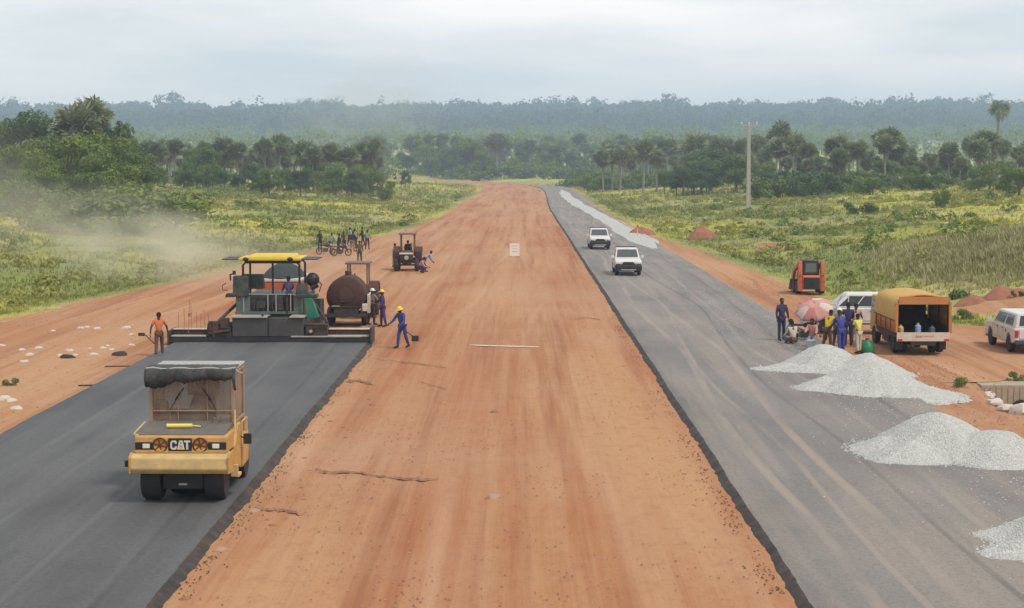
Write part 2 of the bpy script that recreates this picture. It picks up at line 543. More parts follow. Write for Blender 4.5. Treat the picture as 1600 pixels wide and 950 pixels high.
def asphalt_material(name, dark, light, dusty, dust_amt, tracks=()):
    m = bpy.data.materials.new(name)
    m.use_nodes = True
    nt = m.node_tree
    b = nt.nodes['Principled BSDF']
    b.inputs['Roughness'].default_value = 0.72
    b.inputs['Specular IOR Level'].default_value = 0.35
    big = wnoise(nt, 0.22, 5, (1.0, 0.5, 1), 0.6, (2, 8, 0))
    st = wnoise(nt, 1.1, 4, (1.0, 0.045, 1), 0.6)
    gr = wnoise(nt, 28.0, 3, (1, 1, 1), 0.75)
    c = mixc(nt, ramp(nt, big, [(0.36, 0.0), (0.66, 1.0)]), dark, light)
    c = mixc(nt, ramp(nt, st, [(0.46, 0.0), (0.62, dust_amt)]), c, dusty)
    c = mixc(nt, ramp(nt, wnoise(nt, 0.12, 5, (1, .5, 1), 0.65, (40, 0, 0)), [(0.48, 0.0), (0.68, dust_amt)]), c, dusty)
    c = mixc(nt, ramp(nt, gr, [(0.30, 0.55), (0.50, 0.0)]), c, tuple(v * 0.45 for v in dark))
    c = mixc(nt, ramp(nt, gr, [(0.60, 0.0), (0.78, 0.4)]), c, tuple(min(1, v * 1.7) for v in light))
    # mid grain: patches of coarser stone in the mat
    mg = wnoise(nt, 7.5, 4, (1, 1, 1), 0.8, (9, 1, 0))
    c = mixc(nt, ramp(nt, mg, [(0.34, 0.42), (0.50, 0.0)]), c, tuple(v * 0.6 for v in dark))
    c = mixc(nt, ramp(nt, mg, [(0.55, 0.0), (0.72, 0.35)]), c, tuple(min(1, v * 1.35) for v in light))
    # wandering tyre marks carried along the mat
    g = nt.nodes.new('ShaderNodeNewGeometry')
    xyz = nd(nt, 'ShaderNodeSeparateXYZ', {0: g.outputs['Position']})
    for k, (x0, amp, sc_, wd, st_) in enumerate(tracks):
        wv = wnoise(nt, sc_, 1, (0.0, 1, 1), 0.3, (x0, 3.0 * (k // 2), 0))
        u = mth(nt, 'ADD', xyz.outputs[0], mth(nt, 'MULTIPLY', mth(nt, 'SUBTRACT', wv, 0.5), amp))
        w = mth(nt, 'ABSOLUTE', mth(nt, 'SUBTRACT', u, x0))
        line = ramp(nt, w, [(0.0, 1.0), (wd * 0.6, 0.8), (wd, 0.0)])
        brk = ramp(nt, wnoise(nt, 0.5, 4, (1.5, .22, 1), .65, (k * 9, 2, 0)), [(0.36, 0.15), (0.58, 1.0)])
        c = mixc(nt, mth(nt, 'MULTIPLY', mth(nt, 'MULTIPLY', line, brk), abs(st_)), c, dusty if st_ > 0 else tuple(v * 0.55 for v in dark))
    nt.links.new(c, b.inputs['Base Color'])
    bp = nd(nt, 'ShaderNodeBump', {'Height': gr, 'Strength': 0.35, 'Distance': 0.01})
    nt.links.new(bp.outputs[0], b.inputs['Normal'])
    return m


M['ground'] = ground_material()
M['dirt'] = dirt_material()
M['asphalt_new'] = asphalt_material('fresh_asphalt', (0.070, 0.067, 0.067), (0.106, 0.102, 0.101), (0.15, 0.145, 0.143), 0.4, [(-12.9, 1.5, .02, .12, .5), (-11.2, 1.5, .02, .12, .5), (-9.3, 2.0, .018, .10, .45), (-7.6, 2.0, .018, .10, -.5)])
M['asphalt_old'] = asphalt_material('dusty_asphalt', (0.165, 0.147, 0.134), (0.225, 0.203, 0.187), (0.33, 0.265, 0.215), 0.55, [(6.4, 3.0, .030, .17, .75), (8.0, 3.0, .030, .17, .75), (7.3, 5.0, .022, .10, .6), (9.1, 5.0, .022, .10, -.6), (9.9, 3.5, .035, .14, .6), (11.4, 3.5, .035, .14, -.5)])
M['bitumen'] = mat('raw_bitumen_edge', (0.028, 0.025, 0.024), 0.8, dirt=0.7, dirt_col=(0.13, 0.075, 0.05), bump=0.8, scale=2.0)


def axis(segs):
    out = []
    for a, b, n in segs:
        out += list(np.linspace(a, b, n, endpoint=False))
    return np.array(out + [segs[-1][1]])


def grid_mesh(name, X, Y, Z, mats):
    ny, nx = X.shape
    V = np.stack([X.ravel(), Y.ravel(), Z.ravel()], 1)
    i = np.arange(nx * ny).reshape(ny, nx)
    F = np.stack([i[:-1, :-1].ravel(), i[:-1, 1:].ravel(), i[1:, 1:].ravel(), i[1:, :-1].ravel()], 1)
    return np_mesh(name, V, F, mats, True)


xs = axis([(-3200, -1500, 10), (-1500, -300, 40), (-300, -80, 74), (-80, -9, 110), (-9, 12, 6), (12, 60, 90), (60, 300, 80), (300, 1500, 40), (1500, 3200, 10)])
ys = axis([(-400, 0, 10), (0, 40, 12), (40, 230, 230), (230, 620, 190), (620, 1100, 90), (1100, 3300, 90), (3300, 3900, 8)])
X, Y = np.meshgrid(xs, ys)
Z = height(X, Y)
gm = grid_mesh('ground', X, Y, Z, M['ground'])
a = gm.attributes.new('grassy', 'FLOAT', 'POINT')
bd = beyond(X, Y)
gy = np.clip(0.5 + bd / 5.0, 0, 1)
# bare banks and pits of red earth in the grass
for (bx, by, rx, ry) in ((26.5, 95, 3.6, 3.2), (21.4, 206, 1.9, 5), (18, 57, 5.5, 7), (33, 94, 3.5, 2.4), (24, 170, 2, 6)):
    gy *= np.clip(((X - bx) / rx) ** 2 + ((Y - by) / ry) ** 2 - 0.4, 0, 1)
# thin track through the grass on the far left
a.data.foreach_set('value', gy.ravel().astype(np.float32))
tag(link('ground', gm), kind='structure')

# the laterite roadbed: one sheet over the corridor, lightly rutted
ys = axis([(8, 110, 420), (110, 300, 300), (300, 960, 330)])
u = np.linspace(0, 1, 90)
Y, U = np.meshgrid(ys, u, indexing='ij')
L = np.maximum(tl(Y), -30) + 0.9
R = np.minimum(tr(Y), 18) - 0.7
R = np.where((Y > 63) & (Y < 86), np.minimum(R, 17.5), R)
T = L + (R - L) * U
X = T + xc(Y)
fade = np.clip(np.minimum(U, 1 - U) * 12, 0, 1)
Z = -0.045 + fade * (0.045 + 0.03 * (fbm(X, Y * 0.06, 0.9, 40) - 0.5) + 0.035 * (fbm(X, Y * 0.5, 1.6, 41) - 0.5))
tag(link('dirt_road', grid_mesh('dirt_road', X, Y, Z, M['dirt'])), kind='structure')
# side road apron on the right
X, Y = np.meshgrid(axis([(16.9, 60, 60)]), axis([(65.2, 81.5, 40)]))
e = np.clip(np.minimum(np.minimum(Y - 65.2, 81.5 - Y) / 1.6, (X - 16.9) / 1.5), 0, 1)
Z = -0.13 + 0.11 * e + 0.03 * fbm(X, Y, 1.5, 12) * e
tag(link('side_road', grid_mesh('side_road', X, Y, Z, M['dirt'])), kind='structure')


def slab(name, x0, x1, y0, y1, top, m, lip0, lip1, seed, curve=False):
    """an asphalt mat whose ragged edges slope down to the roadbed"""
    n = max(120, int((y1 - y0) * (5.0 if y1 < 120 else 2.2)))
    ys = y0 + (y1 - y0) * (np.linspace(0, 1, n) ** (1.0 if y1 < 120 else 1.7))
    r = lambda s, a, k: a * 2 * (fbm(ys * 0 + s, ys, k, seed + int(s * 7)) - .5)
    a_ = x0 + r(1.1, .05, 6.0) + r(2.2, .025, .35); b_ = x1 + r(3.7, .05, 6.0) + r(4.2, .025, .35)
    o0 = lip0 * (1 + r(5.5, .35, 1.7) + r(5.9, .3, .3)); o1 = lip1 * (1 + r(6.6, .35, 1.7) + r(6.9, .3, .3))
    cols = [(a_ - o0, -0.02), (a_ - o0 * 0.35, top * 0.62), (a_, top)]
    for k in range(1, 10): cols.append((a_ + (b_ - a_) * k / 10.0, top + 0.012 * np.sin(k * 1.3)))
    cols += [(b_, top), (b_ + o1 * 0.35, top * 0.62), (b_ + o1, -0.02)]
    X = np.stack([c[0] + xc(ys) for c in cols], 1)
    Z = np.stack([np.full(n, 1.0) * c[1] for c in cols], 1)
    Y = np.repeat(ys[:, None], len(cols), 1)
    me = grid_mesh(name, X, Y, Z, [m, M['bitumen']])
    k = len(cols) - 1
    mi = np.zeros((n - 1, k), np.int32); mi[:, :2] = 1; mi[:, -2:] = 1
    me.polygons.foreach_set('material_index', mi.ravel())
    me.polygons.foreach_set('use_smooth', np.ones(len(me.polygons), bool))
    me.update()
    return tag(link(name, me), kind='structure')


AS_Z = 0.13
slab('asphalt_road', -14.65, -6.45, 6, 75.9, AS_Z, M['asphalt_new'], 0.14, 0.24, 60)
slab('asphalt_road', 5.1, 13.0, 6, 575, AS_Z, M['asphalt_old'], 0.20, 0.14, 80)

# ------------------------------------------------------------------ white chalk line and survey marks across the roadbed
w = mat('chalk', (0.75, 0.70, 0.62), 0.9, dirt=0.3, dirt_col=(0.45, 0.26, 0.15))
p0, p1 = at(734, 540), at(842, 543)
n = 40
V, F = [], []
for i in range(n + 1):
    t = i / n
    x = p0.x + (p1.x - p0.x) * t
    y = p0.y + (p1.y - p0.y) * t - 0.12 * math.sin(t * PI) + random.uniform(-.02, .02)
    hw = 0.10 * math.sin(PI * min(1, t * 6, (1 - t) * 2.2) / 2) * random.uniform(.6, 1.2) + 0.008
    V += [(x, y - hw, 0.045), (x, y + hw, 0.045), (x, y - hw, 0.02), (x, y + hw, 0.02)]
for i in range(n):
    b_ = i * 4
    F += [(b_, b_ + 4, b_ + 5, b_ + 1), (b_, b_ + 2, b_ + 6, b_ + 4), (b_ + 1, b_ + 5, b_ + 7, b_ + 3)]
o = link('chalk_line', np_mesh('chalk_line', V, F, w))
tag(o, 'thin white chalk line laid across the red dirt median', 'marking')
# dark cross seams where dumped loads met
def seam(pts, wdt, label):
    V, F = [], []
    path = []
    for (a0, b0), (a1, b1) in zip(pts[:-1], pts[1:]):
        for k in range(14):
            path.append((a0 + (a1 - a0) * k / 14, b0 + (b1 - b0) * k / 14))
    for i, (px, py) in enumerate(path):
        p = at(px, py)
        f = min(1, i / 4, (len(path) - i) / 4) * random.uniform(0.0, 1.0) * wdt
        j = .25 * mnoise.noise(Vector((i * .35, wdt * 50, py)))
        V += [(p.x, p.y - f + j, 0.03), (p.x, p.y + j, 0.045 + f * .3), (p.x, p.y + f + j, 0.03)]
    for i in range(len(path) - 1):
        b_ = i * 3
        F += [(b_, b_ + 3, b_ + 4, b_ + 1), (b_ + 1, b_ + 4, b_ + 5, b_ + 2)]
    return tag(link('dirt_ridge', np_mesh('dirt_ridge', V, F, M['seam'], True)), label, 'dirt ridge', 'low ridges of dark soil across the median')
M['seam'] = mat('dark_soil', (0.25, 0.12, 0.07), 0.95, dirt=0.8, dirt_col=(0.40, 0.20, 0.11), bump=0.5)
seam([(480, 738), (560, 741), (625, 750), (690, 752)], 0.10, 'longest dark soil ridge across the near dirt median')
seam([(585, 562), (640, 568), (700, 576)], 0.10, 'dark soil ridge across the median nearest the blue worker')
seam([(398, 798), (440, 800), (482, 806)], 0.09, 'short dark soil ridge at the edge of the fresh asphalt')
seam([(540, 598), (560, 596), (584, 603)], 0.22, 'short thick soil ridge beside the asphalt below the paver')
seam([(655, 598), (700, 610)], 0.05, 'faint soil ridge in the middle of the median')
seam([(895, 500), (915, 497), (940, 501)], 0.12, 'soil ridge near the right asphalt edge')
# ------------------------------------------------------------------ shared machine pieces
def wheel(parent, c, r, w, name='wheel', rim='light_metal', lug=0, rubber='rubber', rimr=.55):
    """wheel > tyre, rim; axle along X"""
    o = bpy.data.objects.new(name, None); o.empty_display_size = .2
    COL.objects.link(o); o.parent = parent; o.location = c
    t = MB()
    t.lathe([(r * rimr, -w / 2 * .9), (r * .9, -w / 2), (r * .985, -w * .36), (r, 0), (r * .985, w * .36), (r * .9, w / 2), (r * rimr, w / 2 * .9)], axis='X', n=28)
    for k in range(lug):
        a = 2 * PI * k / lug
        for s_ in (-1, 1):
            t.M = Matrix.Rotation(a + s_ * PI / lug / 2, 4, 'X')
            t.box(s_ * .02 if s_ > 0 else -w * .48, w * .48 if s_ > 0 else -.02, -.03, .03, r * .96, r * 1.05)
        t.M = None
    t.build('tyre', M[rubber], o)
    q = MB()
    q.lathe([(r * rimr * 1.02, -w * .43), (r * rimr * .85, -w * .36), (r * .24, -w * .22), (r * .2, -w * .34), (.001, -w * .34)], axis='X', n=20)
    q.lathe([(.001, w * .34), (r * .2, w * .34), (r * .24, w * .22), (r * rimr * .85, w * .36), (r * rimr * 1.02, w * .43)], axis='X', n=20)
    q.build('rim', M[rim], o)
    return o


def mirror(parent, base, tip, w=.16, h=.24, m='black'):
    b = MB()
    b.path([base, ((base[0] + tip[0]) / 2, base[1], tip[2]), tip], .018, 6)
    b.box(tip[0] - w / 2, tip[0] + w / 2, tip[1] - .04, tip[1] + .03, tip[2] - h / 2, tip[2] + h / 2)
    return b.build('mirror', M[m], parent, bevel=.01)


# ------------------------------------------------------------------ pneumatic road roller, front at -Y
def road_roller():
    p = at(283, 787, AS_Z)
    t = thing('road_roller', 'yellow pneumatic tyred road roller with cab driving on the fresh asphalt', 'road roller', (p.x, p.y, AS_Z))
    # front row and rear row of smooth tyres
    t.scale = (.93, .93, .93)
    for y, n in ((.62, 4), (3.75, 5)):
        w = 2.06 / n
        for k in range(n):
            wheel(t, (-1.03 + w * (k + .5), y + (.85 if n == 4 and k in (1, 2) else 0), .52), .52, w * .93, rubber='rubber', rim='black', rimr=.5)
    b = MB()
    b.prism([(.05, .98), (.05, .74), (.30, .70), (1.5, .70), (1.5, .98)], -1.02, 1.02)
    b.box(-.9, .9, 1.35, 4.2, .42, 1.1)
    b.box(-.50, .50, .30, .80, .30, .72)  # black block standing in for the shadowed gap between the outer front wheels
    b.build('chassis', M['black'], t, bevel=.02)
    # bumper ballast beam: slanted face, its highlight put into the cream yellow
    b = MB()
    b.prism([(.02, 1.22), (-.16, 1.14), (-.20, .86), (-.10, .74), (.45, .74), (.45, 1.22)], -1.2, 1.2)
    b.build('bumper', M['pale_yellow'], t, bevel=.035)
    for x in (-1.19, 1.19):
        b = MB(); b.prism([(-.22, 1.16), (-.22, .76), (.5, .70), (.5, 1.24), (.0, 1.24)], x - .025, x + .025)
        b.build('bumper_end', M['cat_yellow'], t, bevel=.01)
    # fascia
    b = MB()
    b.prism([(.03, 1.225), (.10, 1.60), (.16, 1.64), (1.7, 1.64), (1.7, 1.225)], -1.12, 1.12)
    f = b.build('front_panel', M['cat_yellow'], t, bevel=.02)
    s = (1.60 - 1.225) / .07      # the face leans back
    def fy(z): return .03 + (z - 1.225) * .07 / .375
    for x in (-.88, .88):
        h = MB(); h.box(x - .22, x + .22, fy(1.4) - .03, fy(1.4) + .04, 1.31, 1.49)
        hl = h.build('headlight', M['black'], t, bevel=.012)
        g = MB(); xx = x + (.05 if x < 0 else -.03)
        g.box(xx - .085, xx + .085, fy(1.4) - .045, fy(1.4) - .025, 1.345, 1.455)
        g.build('lens', M['lamp'], hl, bevel=.01)
    for x in (-.50, .47):
        g = MB(); y0 = fy(1.42)
        g.M = Matrix.Translation((x, y0 - .012, 1.415))
        g.lathe([(.185, .02), (.19, -.012), (.155, -.02), (.150, .02)], axis='Y', n=28)
        for k in range(6):
            a = k * PI / 3 + .3
            g.M = Matrix.Translation((x, y0 - .014, 1.415)) @ Matrix.Rotation(a, 4, 'Y')
            g.box(.045, .150, -.008, .012, -.014, .014)
        g.M = Matrix.Translation((x, y0 - .016, 1.415))
        g.lathe([(.001, -.012), (.045, -.01), (.05, .02)], axis='Y', n=16)
        g.M = None
        lg = g.build('lamp_guard', M['rustring'], t)
        g = MB(); g.M = Matrix.Translation((x, y0 - .004, 1.415))
        g.lathe([(.001, -.002), (.15, -.001), (.152, .01)], axis='Y', n=24)
        g.build('guard_plate', M['cat_orange'], lg)
    # black panel with the maker's lettering, yellow triangle under the middle letter
    g = MB(); g.box(-.30, .27, fy(1.42) - .028, fy(1.42) + .03, 1.262, 1.585)
    pl = g.build('badge_panel', M['black'], t, bevel=.01)
    fy0 = fy(1.42) - .031
    g = MB()
    def poly(pts, dy=0.0):
        n = len(pts)
        vs = [(x, fy0 - .012 - dy, z) for x, z in pts] + [(x, fy0 + .004, z) for x, z in pts]
        g.add(vs, [tuple(range(n)), tuple(reversed(range(n, 2 * n)))] + [(i, n + i, n + (i + 1) % n, (i + 1) % n) for i in range(n)])
    z0, z1 = 1.315, 1.535
    def P(x, u): return (x, z0 + (z1 - z0) * u)
    poly([P(-.245, .2), P(-.205, 0), P(-.205, 1), P(-.245, .8)])                   # C spine
    poly([P(-.205, 0), P(-.115, 0), P(-.09, .14), P(-.09, .36), P(-.135, .36), P(-.135, .20), P(-.205, .20)])
    poly([P(-.205, .80), P(-.135, .80), P(-.135, .64), P(-.09, .64), P(-.09, .86), P(-.115, 1), P(-.205, 1)])
    poly([P(-.080, 0), P(-.028, 0), P(.010, 1), P(-.030, 1)])                       # A left leg
    poly([P(.050, 0), P(.098, 0), P(.050, 1), P(.010, 1)])                          # A right leg
    poly([P(-.010, .42), P(.034, .42), P(.024, .62), P(.0, .62)])
    poly([P(.085, .80), P(.235, .80), P(.235, 1), P(.085, 1)])                      # T
    poly([P(.135, 0), P(.185, 0), P(.185, .80), P(.135, .80)])
    g.build('lettering', M['white_paint'], pl)
    g = MB(); fy0 -= .004
    poly([P(-.045, 0), P(.066, 0), P(.011, .40)])
    g.build('yellow_triangle', M['roof_yellow'], pl)
    # bonnet deck
    b = MB()
    b.prism([(.17, 1.645), (.25, 1.69), (1.55, 1.80), (1.55, 1.645)], -1.04, 1.04)
    hd = b.build('bonnet', M['hood_grey'], t, bevel=.02)
    b = MB(); b.tube((-.46, .72, 1.79), (.16, .74, 1.79), .055, n=12)
    b.tube((.16, .74, 1.79), (.36, .75, 1.775), .018)
    b.build('warning_bar', M['bright_yellow'], t)
    b = MB()
    b.box(.55, .98, 1.25, 1.5, 1.74, 1.80); b.tube((.6, 1.35, 1.78), (.6, 1.35, 1.90), .05, n=12); b.box(.75, .96, 1.28, 1.48, 1.79, 1.9)
    b.build('filler_cap', M['grey_metal'], t, bevel=.005)
    # cab frame
    b = MB()
    Y0, Y1, X0, Zb, Zt = 1.62, 3.25, 1.02, 1.70, 3.02
    for x in (-X0, X0):
        b.box(x - .04, x + .04, Y0 - .03, Y0 + .05, Zb, Zt)
        b.box(x - .04, x + .04, Y1 - .05, Y1 + .03, Zb - .6, Zt)
    for x in (-.35, .38): b.box(x - .015, x + .015, Y0 - .01, Y0 + .03, Zb, Zt)
    b.box(-X0, X0, Y0 - .025, Y0 + .045, Zb, Zb + .06)
    b.box(-X0, X0, Y0 - .028, Y0 + .02, 2.02, 2.05)
    b.box(-X0, X0, Y0 - .025, Y0 + .045, Zt - .08, Zt)
    b.box(-X0, X0, Y1 - .045, Y1 + .025, Zt - .08, Zt)
    for x in (-X0, X0):
        b.box(x - .035, x + .035, Y0, Y1, Zt - .08, Zt - .001)
        b.box(x - .035, x + .035, Y0, Y1, Zb - .02, Zb + .06)
    b.build('cab_frame', M['dusty_tan'], t, bevel=.008)
    b = MB(); b.box(-X0 + .04, X0 - .04, Y0 + .012, Y0 + .022, Zb + .06, Zt - .08)
    b.build('windscreen', M['cab_glass'], t)
    for x in (-X0, X0):
        b = MB(); b.box(x - .006, x + .006, Y0 + .05, Y1 - .05, Zb + .06, Zt - .08)
        b.build('side_window', M['cab_glass'], t)
    b = MB(); b.box(-X0, X0, Y0, Y1, 1.20, 1.30); b.box(-.55, .55, Y0 + .02, Y0 + .35, 1.3, 2.05)
    b.build('dashboard', M['hood_grey'], t, bevel=.02)
    b = MB()
    b.path([(.08 + .19 * math.cos(k * PI / 8), Y0 + .50 + .06 * math.sin(k * PI / 8), 2.13 + .18 * math.sin(k * PI / 8)) for k in range(17)], .018, 6)
    b.tube((.08, Y0 + .35, 2.0), (.08, Y0 + .5, 2.13), .02)
    b.build('steering_wheel', M['black'], t)
    b = MB(); b.box(-.22, .36, 2.55, 3.05, 1.3, 1.75); b.box(-.22, .36, 3.0, 3.12, 1.7, 2.35)
    b.build('seat', M['black'], t, bevel=.04)
    for s_, x in ((1, -.55), (-1, .62)):
        b = MB(); b.tube((x, Y0 - .03, 2.06), (x + s_ * .28, Y0 - .03, 2.5), .012, n=5); b.tube((x + s_ * .14, Y0 - .035, 2.32), (x + s_ * .36, Y0 - .035, 2.62), .016, n=5)
        b.build('wiper', M['black'], t)
    for pts in ([(-.9, .5, .78), (-.7, .3, .62), (-.4, .35, .6), (-.2, .5, .7)], [(.3, .45, .75), (.5, .28, .6), (.8, .4, .72)]):
        b = MB(); b.path(pts, .02, 6); b.build('hose', M['rubber'], t)
    # roof with rolled tarpaulin hanging over the front
    b = MB(); b.box(-1.07, 1.07, Y0 - .18, Y1 + .12, 3.03, 3.10)
    b.build('roof', M['tarp_edge'], t, bevel=.03)
    n = 46
    V, F = [], []
    for i in range(n + 1):
        u = i / n; x = -1.12 + 2.26 * u
        drop = .25 + .07 * math.sin(u * 17) * random.random() + (.13 if u < .3 else 0) - .10 * max(0, u - .35) + (.30 if u > .965 else 0)
        bul = .05 + .035 * math.sin(u * 31 + 1) + .02 * random.random()
        prof = [(Y0 + .35, 3.135 + random.uniform(0, .015)), (Y0 - .16, 3.13), (Y0 - .24 - bul * .4, 3.07), (Y0 - .23 - bul, 3.0 - drop * .4), (Y0 - .20 - bul * .6, 3.02 - drop * .8), (Y0 - .17, 3.05 - drop)]
        V += [(x, a_, c_) for a_, c_ in prof]
    for i in range(n):
        for k in range(5):
            a_ = i * 6 + k; F.append((a_, a_ + 6, a_ + 7, a_ + 1))
    me = np_mesh('rolled_tarpaulin', V, F, M['tarp'], True)
    o = link('rolled_tarpaulin', me, t); md = o.modifiers.new('thick', 'SOLIDIFY'); md.thickness = .02
    b = MB(); b.path([(-1.1 + 2.24 * k / 12, Y0 - .2 + .02 * math.sin(k * 2.2), 3.12 + .02 * math.sin(k * 1.7)) for k in range(13)], .028, 6)
    b.path([(1.13, Y0 - .2, 3.1), (1.2, Y0 - .22, 3.04), (1.3, Y0 - .2, 3.01)], .02, 6)
    b.build('tarpaulin_hem', M['tarp_edge'], t)
    # rear body, wings and steps on the right of the picture
    b = MB()
    b.prism([(1.72, .62), (1.72, 1.62), (3.9, 1.60), (4.1, 1.3), (4.05, .66)], -.98, .98)
    b.build('rear_body', M['cat_yellow'], t, bevel=.03)
    b = MB()
    b.prism([(1.0, .78), (1.0, 1.25), (1.6, 1.72), (1.95, 1.72), (1.95, .55)], 1.065, 1.16)
    b.prism([(2.0, .55), (2.0, 1.35), (3.0, 1.35), (3.1, 1.1), (3.0, .58)], 1.065, 1.19)
    b.build('side_tank', M['cat_yellow'], t, bevel=.03)
    b = MB()
    b.prism([(2.0, .60), (2.0, 1.35), (3.0, 1.35), (3.1, 1.1), (3.0, .62)], -1.19, -1.065)
    b.build('side_tank', M['cat_yellow'], t, bevel=.03)
    for pts in ([(1.08, 1.55, 2.06), (1.11, 1.35, 2.0), (1.13, 1.2, 1.62), (1.12, 1.1, 1.25)], [(1.16, 2.1, 1.34), (1.16, 2.1, 1.7), (1.16, 2.9, 1.7), (1.16, 2.9, 1.34)],
                [(-1.06, .25, 1.64), (-1.17, .2, 1.66), (-1.03, .9, 1.86)]):
        b = MB(); b.path(pts, .022, 6); b.build('handrail', M['pale_yellow'], t)
    mirror(t, (1.15, 1.9, 1.38), (1.34, 1.86, 1.30), .20, .26)
    mirror(t, (-1.2, .0, 1.05), (-1.30, .0, .98), .08, .16)
    b = MB(); b.box(1.08, 1.26, .95, 1.35, .48, .56); b.box(1.07, 1.24, .9, 1.0, .5, .8)
    b.build('step', M['pale_yellow'], t, bevel=.008)
    b = MB(); b.box(-.1, .1, .27, .295, .40, .45)
    b.build('number_plate', M['light_metal'], t)
    return t


M['rustring'] = mat('guard_brown', (0.11, 0.035, 0.015), .7)
M['cat_orange'] = mat('orange_yellow_paint', (0.52, 0.22, 0.05), .55, dirt=.3)
M['bright_yellow'] = mat('clean_yellow', (0.80, 0.66, 0.15), .5)
M['dusty_tan'] = mat('dusty_tan_paint', (0.36, 0.24, 0.15), .7, dirt=.4)
roller = road_roller()
rp = roller.location
# orange jerrycan behind the windscreen
b = MB(); b.box(-.16, .16, -.12, .12, 0, .42, .9, .9); b.path([(-.1, 0, .40), (-.1, 0, .5), (.08, 0, .5), (.08, 0, .40)], .02, 6); b.tube((.12, 0, .40), (.12, 0, .47), .03)
o = b.build('jerrycan', M['vest'], None, bevel=.03); o.location = (rp.x - .76, rp.y + 1.80, AS_Z + 1.62)
tag(o, 'orange jerrycan standing inside the road roller cab behind the windscreen', 'jerrycan')
b = MB(); b.box(-.19, .19, -.13, .13, 0, .42)
o = b.build('stool', M['dark_metal'], None, bevel=.01); o.location = (rp.x - .76, rp.y + 1.80, AS_Z + 1.20)
tag(o, 'dark metal box under the orange jerrycan in the roller cab', 'box')
# pale sheet hanging behind the driver
V, F = [], []
for i in range(9):
    for k in range(7):
        V.append((-.38 + .76 * i / 8, .03 * math.sin(i * 1.9) + .015 * math.sin(k * 2), -.62 * k / 6))
for i in range(8):
    for k in range(6):
        a_ = i * 7 + k; F.append((a_, a_ + 7, a_ + 8, a_ + 1))
o = link('hanging_cloth', np_mesh('hanging_cloth', V, F, mat('pale_blue_cloth', (.55, .58, .66), .9), True))
md = o.modifiers.new('thick', 'SOLIDIFY'); md.thickness = .01
o.location = (rp.x + .02, rp.y + 2.92, AS_Z + 2.70)
tag(o, 'pale blue cloth hanging behind the driver of the road roller', 'cloth')


